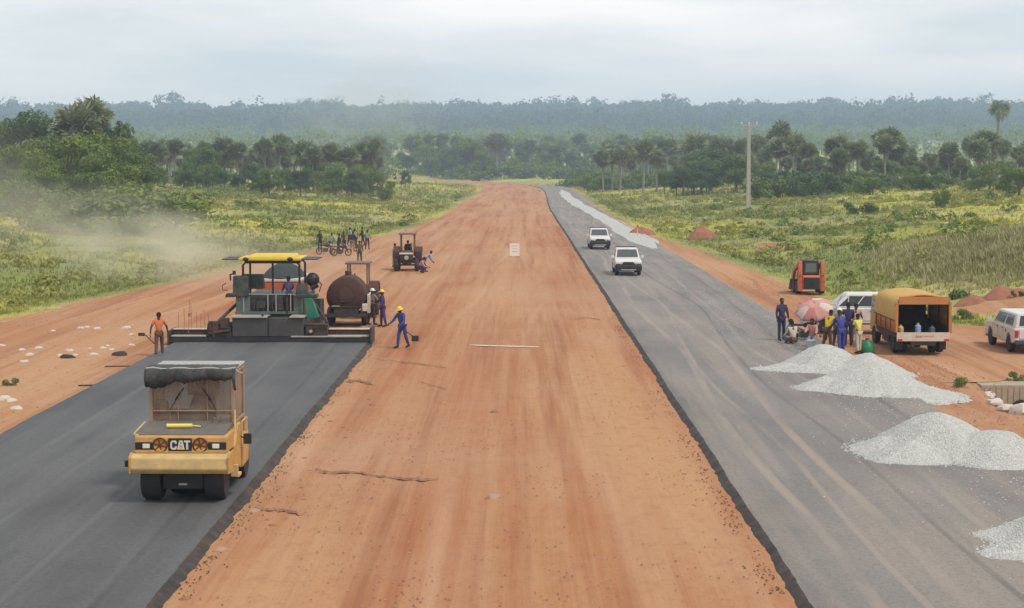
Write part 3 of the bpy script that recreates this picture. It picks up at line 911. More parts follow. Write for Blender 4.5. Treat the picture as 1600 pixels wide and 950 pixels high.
# ------------------------------------------------------------------ asphalt paver seen from its screed end (rear at -Y)
def paver():
    t = thing('asphalt_paver', 'wide asphalt paver with yellow roof laying the fresh asphalt mat', 'paver', (-10.6, 75.8, 0.0))
    b = MB(); b.box(-4.25, 4.3, 0, .55, .06, .34); b.box(-4.25, 4.3, -.06, .0, .12, .24)
    b.build('screed_plate', M['black'], t, bevel=.01)
    for (x, z) in ((-4.3, .62), (4.3, .75)):
        b = MB(); b.box(x - .04, x + .04, -.1, 1.6, .03, z); b.build('end_gate', M['dark_metal'], t, bevel=.01)
    for (x0, x1) in ((-4.2, -2.72), (2.45, 4.22)):
        b = MB(); b.box(x0, x1, .02, .42, .36, .41); b.build('footboard', M['light_metal'], t, bevel=.008)
        b = MB(); b.box(x0, x1, .55, .80, .40, .62); b.build('screed_beam', M['rusty_dark'], t, bevel=.01)
        b = MB(); b.box(x0, x1, .50, .80, .623, .66); b.build('upper_footboard', M['cream'], t, bevel=.005)
    b = MB(); b.box(.9, 3.9, -.03, .05, .345, .40); b.build('front_lip', M['light_metal'], t, bevel=.004)
    # screed machinery
    b = MB()
    b.box(-2.72, -1.62, .1, 1.1, .34, .92, .9, .9); b.box(-2.6, -2.2, .0, .3, .6, 1.02); b.box(-2.1, -1.75, .05, .35, .7, 1.15)
    b.tube((-2.6, .05, .5), (-1.7, .05, .62), .07); b.tube((-2.4, .0, .35), (-2.4, .0, 1.0), .05)
    b.build('screed_extension', M['rusty_dark'], t, bevel=.015); b = MB()
    b.box(1.48, 2.45, .1, 1.0, .34, .88, .95, .9); b.box(1.55, 1.85, 0, .3, .5, .8)
    b.tube((1.5, .0, .9), (2.5, .05, .86), .05)
    b.build('screed_extension', M['rusty_dark'], t, bevel=.015)
    b = MB(); b.tube((1.75, -.05, .60), (1.75, .02, .60), .07, n=12); b.build('knob', M['light_metal'], t)
    # central box
    for (x0, x1, z) in ((-1.6, -.08, 1.16), (-.05, 1.45, 1.14)):
        b = MB(); b.box(x0, x1, .05, .9, .36, z); b.build('service_box', M['box_grey'], t, bevel=.02)
    for (x0, x1) in ((-1.62, -.1), (.85, 1.48)):
        b = MB(); b.box(x0, x1, -.05, .95, 1.17, 1.23); b.build('walkway', M['light_metal'], t, bevel=.006)
    b = MB(); b.box(-.08, -.05, .045, .9, .36, 1.2); b.tube((-.3, .02, 1.15), (-.3, .02, 1.3), .05); b.build('seam_post', M['black'], t)
    # screed arms
    for (x, x2) in ((-2.35, -1.62), (2.4, 1.75)):
        b = MB(); b.path([(x, .6, .9), (x2, 1.6, 1.65), (x2, 3.4, 1.0)], .07, 8)
        b.build('tow_arm', M['dark_metal'], t)
    # tractor unit, tracks
    for x in (-1.35, 1.0):
        b = MB()
        b.prism([(1.4, .12), (1.2, .45), (1.5, .85), (5.1, .85), (5.4, .5), (5.1, .12)], x, x + .35)
        b.build('track', M['black'], t, bevel=.04)
    b = MB(); b.box(-1.25, 1.25, 1.2, 5.2, .75, 2.0); b.build('engine_body', M['dark_green'], t, bevel=.03)
    b = MB(); b.prism([(5.2, .4), (5.2, 1.6), (6.6, 1.5), (6.8, .5)], -1.6, 1.6); b.build('hopper', M['dark_metal'], t, bevel=.03)
    # operator platform, rear panels in grey green
    b = MB(); b.box(-1.58, -.98, 1.0, 2.4, 1.24, 2.0); b.box(.9, 1.32, 1.0, 1.1, 1.26, 1.98)
    b.box(-1.62, 1.35, .95, 1.0, 1.24, 1.36)
    b.build('rear_panel', M['panel_green'], t, bevel=.015)
    b = MB(); b.box(-1.7, -1.02, .9, 1.6, 2.0, 2.88, .95, .9); b.box(-1.45, -.45, 1.4, 2.0, 2.3, 2.92, .92, .9)
    b.box(-2.02, -1.6, .8, 1.3, 1.98, 2.15, 1, 1, .06)
    b.build('control_console', M['dark_green'], t, bevel=.03)
    b = MB(); b.box(1.05, 1.95, .8, 1.35, 1.95, 2.12); b.box(1.0, 1.5, .9, 1.5, 2.1, 2.55, .8, .8)
    b.build('control_console', M['dark_green'], t, bevel=.03)
    b = MB(); b.box(-.9, .85, 1.15, 2.0, 1.26, 2.05, .96, .8)
    for k in range(8): b.tube((-.85 + k * .22, 1.05, 1.3), (-.85 + k * .22 + random.uniform(-.1, .1), 1.1, 1.95 + random.uniform(-.2, .25)), .035)
    b.box(-.7, -.3, 1.0, 1.3, 1.5, 1.8); b.box(.1, .45, 1.0, 1.3, 1.4, 1.9)
    b.build('hydraulics', M['dark_metal'], t, bevel=.01)
    b = MB()
    for x in (-1.25, -.2, .15, .78, 1.28):
        b.tube((x, .98, 1.25), (x, .98, 2.1), .022, n=6)
    b.tube((-1.25, .98, 2.1), (1.28, .98, 2.1), .018, n=6)
    b.build('guard_rail', M['light_metal'], t)
    # right: round air cleaner, green sloping cover
    b = MB(); b.ell((1.70, 1.3, 2.72), (.30, .3, .30)); b.tube((1.65, 1.1, 2.35), (1.95, 1.1, 2.5), .1); b.path([(1.9, 1.1, 2.8), (2.1, 1.1, 2.5), (2.0, 1.1, 2.2)], .025, 6)
    b.build('air_cleaner', M['black'], t)
    b = MB(); b.add([(1.40, .7, 1.95), (1.72, .7, 1.95), (2.0, .7, 1.12), (1.48, .7, 1.05), (1.40, 1.2, 1.95), (1.72, 1.2, 1.95), (2.0, 1.3, 1.12), (1.48, 1.3, 1.05)],
                    [(0, 3, 2, 1), (4, 5, 6, 7), (0, 1, 5, 4), (1, 2, 6, 5), (2, 3, 7, 6), (3, 0, 4, 7)])
    b.build('sloping_cover', M['green'], t, bevel=.02)
    b = MB(); b.tube((-1.62, .9, 2.95), (-1.62, .9, 3.12), .07); b.path([(-1.78, .9, 2.7), (-1.8, .9, 2.95), (-1.62, .9, 3.0)], .04, 6)
    b.path([(-1.95, .8, 2.6), (-2.12, .8, 2.5), (-2.1, .8, 2.3), (-1.9, .8, 2.28)], .018, 6)
    b.build('work_lamp', M['black'], t)
    # canopy frame and roof
    b = MB()
    for x in (-1.12, 1.12): b.tube((x, 1.15, 3.5), (x, 3.2, 3.5), .04)
    for y in (1.15, 3.2):
        b.path([(-1.28, y, 2.0), (-1.28, y, 3.35), (-1.12, y, 3.5), (1.0, y, 3.5), (1.15, y, 3.35), (1.15, y, 2.0)], .05, 8)
    b.tube((.0, 1.15, 2.1), (.0, 1.15, 3.5), .045)
    b.box(-1.2, 1.2, 1.08, 1.2, 3.42, 3.58)
    b.build('canopy_frame', M['black'], t, bevel=.01)
    b = MB(); b.box(-1.42, 1.26, .8, 3.1, 3.55, 3.68); b.box(-1.05, .95, 1.0, 2.9, 3.68, 3.79, .92, .9)
    b.build('roof', M['roof_yellow'], t, bevel=.03)
    for (x0, x1) in ((-2.15, -1.42), (1.26, 1.95)):
        b = MB(); b.box(x0, x1, .9, 3.0, 3.58, 3.62); b.build('side_awning', M['dark_metal'], t, bevel=.006)
    for x in (-1.1, .8):
        b = MB(); b.ell((x, .76, 3.62), (.13, .08, .09), 10, 6); b.build('roof_lamp', M['black'], t)
    # marker rods on the left screed extension
    for k, (x, h) in enumerate(((-4.0, .75), (-3.72, .95), (-3.42, 1.15), (-3.2, .8), (-3.02, .7), (-2.85, .85), (-2.7, .75))):
        b = MB(); b.tube((x, .6, .6), (x + random.uniform(-.05, .05), .6, .6 + h), .013, n=5)
        b.build('marker_rod', M['rod'], t)
    b = MB(); b.tube((-3.5, .3, .5), (-3.45, .3, 1.9), .014, n=5); b.box(-3.52, -3.40, .28, .32, 1.2, 1.34); b.build('marker_rod', M['rod'], t)
    return t


M['rusty_dark'] = mat('rusty_dark', (0.06, 0.035, 0.028), .8, dirt=.5, dirt_col=(0.16, 0.08, 0.05))
M['box_grey'] = mat('dark_grey_paint', (0.060, 0.056, 0.054), .6, dirt=.4, dirt_col=(0.12, 0.10, 0.08))
M['panel_green'] = mat('grey_green_paint', (0.075, 0.12, 0.115), .55, dirt=.3)
M['rod'] = mat('red_rod', (0.40, 0.16, 0.10), .7)
paver()


# ------------------------------------------------------------------ tipper lorry feeding the paver, facing away
def tipper():
    t = thing('dump_truck', 'orange tipper lorry with a dark heap of asphalt, ahead of the paver', 'dump truck', (-11.25, 83.6, 0.0))
    b = MB(); b.box(-.45, .45, .4, 6.8, .55, .85); b.build('chassis', M['dark_metal'], t)
    b = MB(); b.box(-1.02, 1.02, 0, 4.4, .95, 2.18, 1.03, 1.0); b.build('tipper_body', M['orange'], t, bevel=.03)
    b = MB(); b.box(-1.08, 1.08, -.03, 4.45, 2.19, 2.30); b.build('top_rail', M['cream'], t, bevel=.01)
    b = MB(); b.box(-.95, .95, -.05, -.005, 1.2, 2.1); b.build('tailgate', M['orange'], t, bevel=.01)
    n = 24; V, F = [], []
    for i in range(n + 1):
        for k in range(n + 1):
            u, v = i / n * 2 - 1, k / n * 2 - 1
            z = max(0, 1 - (u * u + v * v) * .9) ** .8 * .72 + .03 * mnoise.noise(Vector((u * 5, v * 5, 0)))
            V.append((u * 1.0, 2.2 + v * 2.1, 2.24 + z))
    for i in range(n):
        for k in range(n):
            a_ = i * (n + 1) + k; F.append((a_, a_ + n + 1, a_ + n + 2, a_ + 1))
    link('asphalt_load', np_mesh('asphalt_load', V, F, M['load'], True), t)
    b = MB(); b.prism([(4.7, .6), (4.7, 2.1), (4.9, 2.2), (6.2, 2.2), (6.6, 1.5), (6.6, .6)], -.95, .95); b.build('cab', M['dark_green'], t, bevel=.05)
    for (x, y, w) in ((-.95, 1.0, .5), (.95, 1.0, .5), (-.95, 2.3, .5), (.95, 2.3, .5), (-1.0, 5.8, .3), (1.0, 5.8, .3)):
        wheel(t, (x, y, .5), .5, w, rubber='dusty_rubber')
    return t


M['load'] = mat('hot_asphalt', (0.035, 0.045, 0.042), .85, bump=.6, scale=6)
tipper()


# ------------------------------------------------------------------ farm tractor, front at -Y
def tractor(name, label, cat, loc, rz, canopy=True, group=None):
    t = thing(name, label, cat, loc, rz, group)
    for x in (-.78, .78):
        wheel(t, (x, 1.9, .78), .78, .44, lug=18, rubber='dusty_rubber', rim='rust', rimr=.5)
        wheel(t, (x * .92, .25, .45), .45, .26, lug=14, rubber='dusty_rubber', rim='rust', rimr=.5)
    b = MB(); b.prism([(-.15, .75), (-.2, 1.25), (0, 1.4), (1.3, 1.45), (1.3, .75)], -.40, .40); b.build('bonnet', M['rust'], t, bevel=.05)
    b = MB(); b.box(-.36, .36, -.24, -.19, .8, 1.22); b.build('grille', M['black'], t, bevel=.02)
    b = MB(); b.box(-.48, .48, -.30, -.22, 1.22, 1.34); b.build('front_bar', M['white_paint'], t, bevel=.02)
    b = MB(); b.M = Matrix.Translation((.02, -.26, .98)); b.lathe([(.001, -.03), (.15, -.01), (.17, .04)], axis='Y', n=20); b.build('work_lamp', M['light_metal'], t)
    b = MB(); b.box(-.3, .3, .0, 2.3, .5, .85); b.tube((-.75, .25, .45), (.75, .25, .45), .06); b.tube((-.7, 1.9, .78), (.7, 1.9, .78), .12); b.build('chassis', M['rusty_dark'], t, bevel=.02)
    for x in (-.78, .78):
        b = MB(); b.prism([(1.1, .95), (1.05, 1.35), (1.35, 1.68), (2.3, 1.68), (2.7, 1.3), (2.65, 1.25), (2.25, 1.6), (1.4, 1.6), (1.15, 1.3)], x - .24, x + .24); b.build('mudguard', M['rust'], t, bevel=.01)
    b = MB(); b.box(-.28, .28, 1.75, 2.2, 1.0, 1.25); b.box(-.28, .28, 2.15, 2.28, 1.2, 1.65); b.build('seat', M['black'], t, bevel=.04)
    b = MB(); b.path([(.2 * math.cos(k * PI / 8), 1.42 + .08 * math.sin(k * PI / 8), 1.55 + .18 * math.sin(k * PI / 8)) for k in range(17)], .016, 6); b.tube((0, 1.25, 1.3), (0, 1.42, 1.55), .02); b.build('steering_wheel', M['black'], t)
    b = MB()
    for y in (1.25, 2.45):
        b.path([(-.48, y, 1.0), (-.48, y, 2.58)], .045, 6); b.path([(.48, y, 1.0), (.48, y, 2.58)], .045, 6)
    b.box(-.62, .62, 1.1, 2.6, 2.56, 2.66); b.build('roll_frame', M['frame_grey'], t, bevel=.015)
    b = MB(); b.tube((.3, .7, 1.42), (.3, .7, 2.0), .035); b.build('exhaust', M['black'], t)
    b = MB(); b.box(-.55, .55, 2.5, 3.0, .45, .6); b.path([(-.4, 2.6, .55), (-.45, 3.2, .4)], .04, 6); b.path([(.4, 2.6, .55), (.45, 3.2, .4)], .04, 6); b.build('linkage', M['dark_metal'], t)
    return t


M['frame_grey'] = mat('grey_brown_paint', (0.17, 0.12, 0.10), .7, dirt=.3)
M['dark_rust'] = mat('dark_rust', (0.075, 0.032, 0.020), .85, dirt=.6, dirt_col=(0.035, 0.022, 0.018), bump=.3)
p = at(635, 424)
tractor('tractor', 'rusty old tractor with a driver, parked on the dirt left of the median', 'tractor', (p.x, p.y, 0), 0, group='tractors on the dirt')


def tank_trailer():
    t = thing('bitumen_tank', 'rust brown oval bitumen tank on wheels standing right of the paver', 'tank trailer', (-8.2, 84.5, 0))
    prof = [(0, .62), (.02, .8), (0, .98)]
    b = MB(); n = 36
    ring = lambda s_, y: [(math.cos(2 * PI * k / n) * .92 * s_, y, 1.38 + math.sin(2 * PI * k / n) * (.98 if math.sin(2 * PI * k / n) > 0 else .80) * s_) for k in range(n)]
    rs = [(.02, -.14), (.5, -.12), (.9, -.05), (1.0, .05), (1.0, 1.9), (.9, 2.0), (.02, 2.05)]
    V = []; F = []
    for s_, y in rs: V += ring(s_, y)
    for i in range(len(rs) - 1):
        for k in range(n):
            F.append((i * n + k, i * n + (k + 1) % n, (i + 1) * n + (k + 1) % n, (i + 1) * n + k))
    b.add(V, F, True); b.build('tank', M['dark_rust'], t)
    b = MB(); b.M = Matrix.Translation((0, -.13, 1.5)); b.lathe([(.36, .03), (.36, -.03), (.30, -.05), (.001, -.05)], axis='Y', n=24)
    b.M = None; b.tube((-.25, -.3, 1.2), (.05, -.3, 1.2), .03); b.build('manhole', M['rusty_dark'], t)
    b = MB(); b.box(-.95, .95, -.3, 2.2, .5, .6); b.box(-.98, .98, -.42, -.30, .48, .62); b.box(-.8, -.74, -.38, -.32, .62, .95); b.box(.74, .8, -.38, -.32, .62, .95); b.tube((-.8, -.36, .95), (.8, -.36, .95), .025)
    b.box(-.55, .6, -.34, -.1, .62, .92)
    b.build('chassis', M['dark_metal'], t, bevel=.01)
    b = MB(); b.box(-.62, -.25, -.4, -.33, .98, 1.02); b.build('handle', M['light_metal'], t)
    for x in (-.82, .82):
        for y in (.8, 1.9): wheel(t, (x, y, .42), .42, .25, rubber='dusty_rubber', rim='rust')
    b = MB(); b.box(.80, 1.05, -.35, -.1, .75, 1.1); b.box(.98, 1.12, .3, 2.4, .6, 1.5); b.build('burner_box', M['cream'], t, bevel=.02)
    b = MB(); b.tube((0, 1.4, 2.3), (0, 1.4, 2.55), .16, n=14); b.build('hatch', M['rust'], t)
    return t


tank_trailer()
tractor('tractor', 'tractor mostly hidden ahead of the rusty bitumen tank, its canopy showing above', 'tractor', (-8.05, 91.6, 0.12), PI, group='tractors on the dirt')


# ------------------------------------------------------------------ double cab pickup, front at -Y
def pickup(label, loc, rz, group, black_nose=True, open_door=False, canopy=False, blue_bumper=False, cat='pickup truck'):
    t = thing('pickup_truck', label, cat, loc, rz, group)
    W = .88
    arch = lambda yc, r=.43, n=9: [(yc + r * math.cos(PI - PI * k / n), .42 + r * math.sin(PI * k / n)) for k in range(n + 1)]
    prof = [(.02, .50), (.0, .95), (.12, 1.04), (1.15, 1.13), (4.95, 1.13), (5.0, .55)]
    low = [(5.0, .55)] + [(y, z) for y, z in reversed(arch(3.95))] + [(y, z) for y, z in reversed(arch(.88))]
    b = MB(); b.prism([(.02, .50), (.0, .95), (.12, 1.04), (1.15, 1.13), (4.95, 1.13), (5.0, .55)] + list(reversed(arch(3.95))) + list(reversed(arch(.88))), -W, W)
    b.build('body', M['white_paint'], t, bevel=.04)
    b = MB(); b.box(-.7, .7, .3, 4.8, .36, .56); b.box(-.72, .72, .35, 1.4, .45, .9); b.box(-.72, .72, 3.4, 4.5, .45, .9); b.build('underbody', M['black'], t)
    # greenhouse
    y1 = 4.9 if canopy else 3.35
    b = MB()
    Zs, Zr = 1.12, 1.76
    lo = [(-W + .03, 1.20), (W - .03, 1.20), (W - .03, y1), (-W + .03, y1)]
    hi = [(-W + .17, 1.95), (W - .17, 1.95), (W - .17, y1 - .12), (-W + .17, y1 - .12)]
    b.add([(x, y, Zs) for x, y in lo] + [(x, y, Zr) for x, y in hi], [(3, 2, 1, 0), (4, 5, 6, 7), (0, 1, 5, 4), (1, 2, 6, 5), (2, 3, 7, 6), (3, 0, 4, 7)])
    b.build('cab', M['white_paint'], t, bevel=.05)

    def on(a, bb, u0, u1, v0, v1, name, m, off=.012):
        """pane on the greenhouse wall between lower corner pair a and bb"""
        la, lb = Vector((*lo[a], Zs)), Vector((*lo[bb], Zs)); ha, hb = Vector((*hi[a], Zr)), Vector((*hi[bb], Zr))
        q = lambda u, v: (la.lerp(lb, u)).lerp(ha.lerp(hb, u), v)
        c = [q(u0, v0), q(u1, v0), q(u1, v1), q(u0, v1)]
        nrm = (c[1] - c[0]).cross(c[3] - c[0]).normalized()
        g = MB(); g.quad(*[k + nrm * off for k in c], t=.02)
        return g.build(name, m, t, bevel=.004)
    on(0, 1, .06, .94, .10, .88, 'windscreen', M['grey_glass'])
    for (a, bb) in ((1, 2), (3, 0)):
        n_ = 3 if canopy else 2
        L = y1 - 1.2
        cuts = [(.22, 1.0), (1.06, 1.85), (2.05, 3.3)] if canopy else [(.22, 1.0), (1.06, 1.85)]
        for (s0, s1) in cuts:
            u0, u1 = s0 / L, s1 / L
            if a == 3: u0, u1 = 1 - u1, 1 - u0
            v1 = .84
            on(a, bb, u0, u1, .14, v1, 'side_window', M['dark_glass'])
    on(2, 3, .10, .90, .16, .84, 'rear_window', M['dark_glass'])
    # nose
    b = MB(); b.prism([(-.06, .34), (-.10, .66), (-.02, .74), (.2, .74), (.2, .34)], -W - .01, W + .01)
    b.build('front_bumper', M['black'] if black_nose else M['white_paint'], t, bevel=.03)
    b = MB()
    if black_nose:
        b.add([(-.62, -.015, .64), (.62, -.015, .64), (.30, -.035, .93), (-.30, -.035, .93), (-.62, .05, .64), (.62, .05, .64), (.30, .05, .93), (-.30, .05, .93)],
              [(0, 1, 2, 3), (0, 4, 5, 1), (1, 5, 6, 2), (2, 6, 7, 3), (3, 7, 4, 0)])
        b.box(-.80, .80, -.13, -.03, .36, .60)
        b.box(-.86, -.52, -.012, .03, .62, .80); b.box(.52, .86, -.012, .03, .62, .80)
    else: b.box(-.45, .45, -.02, .03, .66, .9)
    b.build('grille', M['black'], t, bevel=.01)
    for x in (-.70, .70):
        b = MB(); b.box(x - .15, x + .15, -.02, .05, .80, .96); b.build('headlight', M['lamp'], t, bevel=.03)
    b = MB(); b.box(-.5, .5, -.145, -.125, .38, .44); b.build('skid_plate', M['light_metal'], t, bevel=.008)
    for s_ in (-1, 1): mirror(t, (s_ * .84, 1.42, 1.14), (s_ * 1.02, 1.38, 1.22), .20, .20, 'white_paint')
    # tail
    b = MB(); b.box(-W + .01, W - .01, 4.98, 5.14, .42, .62); b.build('rear_bumper', M['blue_grey'] if blue_bumper else M['grey_metal'], t, bevel=.03)
    for s_ in (-1, 1):
        b = MB(); b.box(s_ * .80 - .07, s_ * .80 + .07, 4.95, 5.02, .72, 1.04); b.build('tail_light', M['red_lamp'], t, bevel=.01)
    b = MB(); b.box(-.68, .68, 4.96, 5.015, .66, 1.10); tg = b.build('tailgate', M['white_paint'], t, bevel=.02)
    b = MB(); b.box(-.13, .13, 5.012, 5.03, .92, .98); b.build('handle', M['black'], tg)
    b = MB(); b.box(-.24, .24, 5.142, 5.155, .47, .57); b.build('number_plate', M['lamp'], t)
    if not canopy:
        b = MB(); b.box(-.72, .72, 3.45, 4.85, 1.10, 1.137); b.build('load_bed', M['dark_metal'], t)
        b = MB(); b.path([(-.75, 3.5, 1.13), (-.68, 3.5, 1.8), (.68, 3.5, 1.8), (.75, 3.5, 1.13)], .03, 6); b.build('roll_bar', M['black'], t)
    for s_ in (-1, 1):
        b = MB()
        for y in (1.36, 2.22, 3.12): b.box(s_ * (W + .002) - .004, s_ * (W + .002) + .004, y, y + .012, .55, 1.12)
        b.box(s_ * (W + .002) - .004, s_ * (W + .002) + .004, 1.36, 3.13, .54, .552)
        b.build('door_gap', M['black'], t)  # black strips on the body stand in for the dark gaps round the doors
        for y in (2.05, 2.9):
            b = MB(); b.box(s_ * (W + .012) - .014, s_ * (W + .012) + .014, y, y + .14, .98, 1.02); b.build('door_handle', M['black'], t)
    if open_door:
        s_ = 1
        b = MB(); b.M = Matrix.Translation((s_ * W, 1.36, 0)) @ Matrix.Rotation(-s_ * math.radians(58), 4, 'Z')
        b.box(-.03, .03, 0, .88, .5, 1.13)
        b.path([(0, .02, 1.13), (-.05, .35, 1.7), (-.05, .85, 1.72), (0, .88, 1.13)], .025, 6)
        b.build('front_door', M['white_paint'], t, bevel=.01)
    b = MB(); b.box(W - .02, W + .004, 3.46, 3.60, .84, .98); b.build('fuel_flap', M['black'], t)
    for x in (-.75, .75):
        for y in (.88, 3.95): wheel(t, (x, y, .38), .38, .24, rubber='rubber', rim='grey_metal', rimr=.6)
    return t


p = at(982, 431, AS_Z)
pickup('nearer of the two white pickups driving towards the camera on the dusty asphalt', (p.x, p.y, AS_Z), 0, 'white pickups on the road')
p = at(938, 390, AS_Z)
pickup('farther white pickup driving towards the camera, behind the other, beside the gravel strip', (p.x, p.y, AS_Z), 0.02, 'white pickups on the road')
pickup('white pickup with raised door, side on behind the ochre canvas lorry', (13.0, 81.8, 0.06), -PI / 2 - .05, None, False, True, True)
pickup('white pickup cut by the right edge of the picture, seen from behind', (20.9, 77.0, 0.0), PI, None, False, False, True, True).scale = (.93, .93, .93)


# ------------------------------------------------------------------ canvas topped lorry seen from behind (rear at -Y)
def lorry():
    t = thing('canvas_truck', 'small lorry with ochre canvas cover open at the back, parked on red dirt', 'lorry', (16.30, 72.0, 0))
    t.scale = (1.02, .95, .94)
    b = MB(); b.box(-.42, .42, .1, 6.2, .50, .72); b.box(-.5, .5, -.05, .1, .42, .60); b.build('chassis', M['black'], t)
    b = MB(); b.box(-1.06, 1.06, .02, 4.3, .74, .90); b.box(-1.06, -1.02, .02, 4.3, .9, 1.25); b.box(1.02, 1.06, .02, 4.3, .9, 1.25); b.box(-1.06, 1.06, 4.25, 4.3, .9, 1.4)
    b.build('load_bed', M['rusty_dark'], t, bevel=.01)
    b = MB(); b.box(-1.05, 1.05, -.05, .0, .60, .98); tg = b.build('tailgate', M['cream'], t, bevel=.01)
    b = MB(); b.box(-.32, -.05, -.056, -.051, .76, .84); b.box(.0, .42, -.056, -.051, .80, .84); b.build('faded_stripe', M['faded_red'], tg)
    for x in (-.92, .92):
        b = MB(); b.box(x - .09, x + .09, -.10, -.055, .62, .70); b.build('tail_light', M['red_lamp'], tg)
    # canvas hood: side sheets, arched top
    def sheet(y0, y1, xo):
        pass
    n = 22
    prof = [(-1.10, .95), (-1.12, 1.5), (-1.11, 2.1), (-1.02, 2.36), (-.75, 2.50), (-.3, 2.575), (0, 2.59), (.3, 2.575), (.75, 2.50), (1.02, 2.36), (1.11, 2.1), (1.12, 1.5), (1.10, .95)]
    V, F = [], []
    for i in range(n + 1):
        y = -.02 + 4.4 * i / n
        for (x, z) in prof:
            s_ = .025 * math.sin(i * 2.2) if z > 1 else .01
            V.append((x * (1 + s_ * .5) + random.uniform(-.008, .008), y, z + (s_ if z > 2.2 else 0) + random.uniform(-.008, .008)))
    k = len(prof)
    for i in range(n):
        for j in range(k - 1):
            a_ = i * k + j; F.append((a_, a_ + 1, a_ + k + 1, a_ + k))
    me = np_mesh('canvas_hood', V, F, [M['canvas'], M['canvas_orange']], True)
    mi = []
    for i in range(n):
        for j in range(k - 1):
            mi.append(1 if (j in (0, k - 2) or (i < 1 and 1 < j < k - 2)) else 0)
    me.polygons.foreach_set('material_index', mi)
    o = link('canvas_hood', me, t); md = o.modifiers.new('thick', 'SOLIDIFY'); md.thickness = .025
    # rear valance and side flaps of the opening
    b = MB()
    b.prism([(-.03, 2.18), (-.03, 2.52), (.0, 2.52), (.0, 2.18)], -.98, .98)
    b.build('rear_valance', M['canvas_orange'], t, bevel=.01)
    for x in (-1.05, 1.05):
        b = MB(); b.box(x - .05, x + .05, -.03, .03, .98, 2.3); b.build('corner_flap', M['canvas_orange'], t, bevel=.01)
    b = MB(); b.box(-1.0, 1.0, 4.3, 4.34, .9, 2.4); b.build('front_curtain', M['rusty_dark'], t)
    for y in (.5, 2.1, 3.7):
        b = MB(); b.path([(-1.05, y, 1.0), (-1.05, y, 2.1), (-.7, y, 2.45), (0, y, 2.54), (.7, y, 2.45), (1.05, y, 2.1), (1.05, y, 1.0)], .025, 6); b.build('hoop', M['black'], t)
    b = MB()
    for y in (.9, 1.9, 2.9, 3.9): b.box(-1.145, -1.125, y, y + .03, 1.0, 1.5)
    b.box(-1.15, -1.125, 0, 4.35, 1.47, 1.50); b.build('lashing', M['rusty_dark'], t)
    # cab ahead
    b = MB(); b.prism([(4.5, .55), (4.5, 2.1), (4.65, 2.2), (5.8, 2.2), (6.15, 1.35), (6.2, .55)], -.98, .98); b.build('cab', M['canvas'], t, bevel=.06)
    for s_ in (-1, 1):
        b = MB(); b.prism([(4.75, 1.4), (4.75, 2.0), (5.7, 2.0), (5.95, 1.4)], s_ * .985 - .006, s_ * .985 + .006); b.build('cab_window', M['dark_glass'], t)
    for y in (1.15,):
        for x in (-.88, -.60, .60, .88): wheel(t, (x, y, .42), .42, .25, rubber='rubber', rim='rust')
    for x in (-.88, .88): wheel(t, (x, 5.2, .42), .42, .25, rubber='rubber', rim='rust')
    for x in (-.885, .885):
        b = MB(); b.box(x - .135, x + .135, 1.75, 3.2, .38, .74); b.build('tool_box', M['black'], t, bevel=.03)
    b = MB(); b.ell((0, 1.15, .42), (.2, .2, .2)); b.tube((-.8, 1.15, .42), (.8, 1.15, .42), .06); b.build('axle', M['black'], t)
    for x in (-.86, .86):
        b = MB(); b.box(x - .14, x + .14, .42, .44, .2, .66); b.build('mud_flap', M['black'], t)
    return t


M['faded_red'] = mat('faded_red_paint', (0.50, 0.24, 0.18), .6)
lorry()
# sacks and cans inside the lorry
for (x, z, m_, nm, lab, h) in ((-.15, .92, 'blue_white', 'canister', 'pale blue canister standing inside the canvas lorry behind the tailgate', .42), (-.85, .92, 'pale_yellow', 'canister', 'yellow canister at the left side inside the canvas lorry', .34), (.42, .92, 'panel_green', 'canister', 'grey green canister at the right inside the canvas lorry', .30)):
    if m_ == 'blue_white': M[m_] = mat('pale_blue_plastic', (.30, .38, .55), .5)
    b = MB(); b.lathe([(.001, 0), (.12, 0), (.125, h * .7), (.05, h * .85), (.05, h), (.001, h)], n=14)
    o = b.build(nm, M[m_]); o.location = (16.3 + x, 72.3, z * .94); tag(o, lab, 'canister', 'canisters inside the lorry')


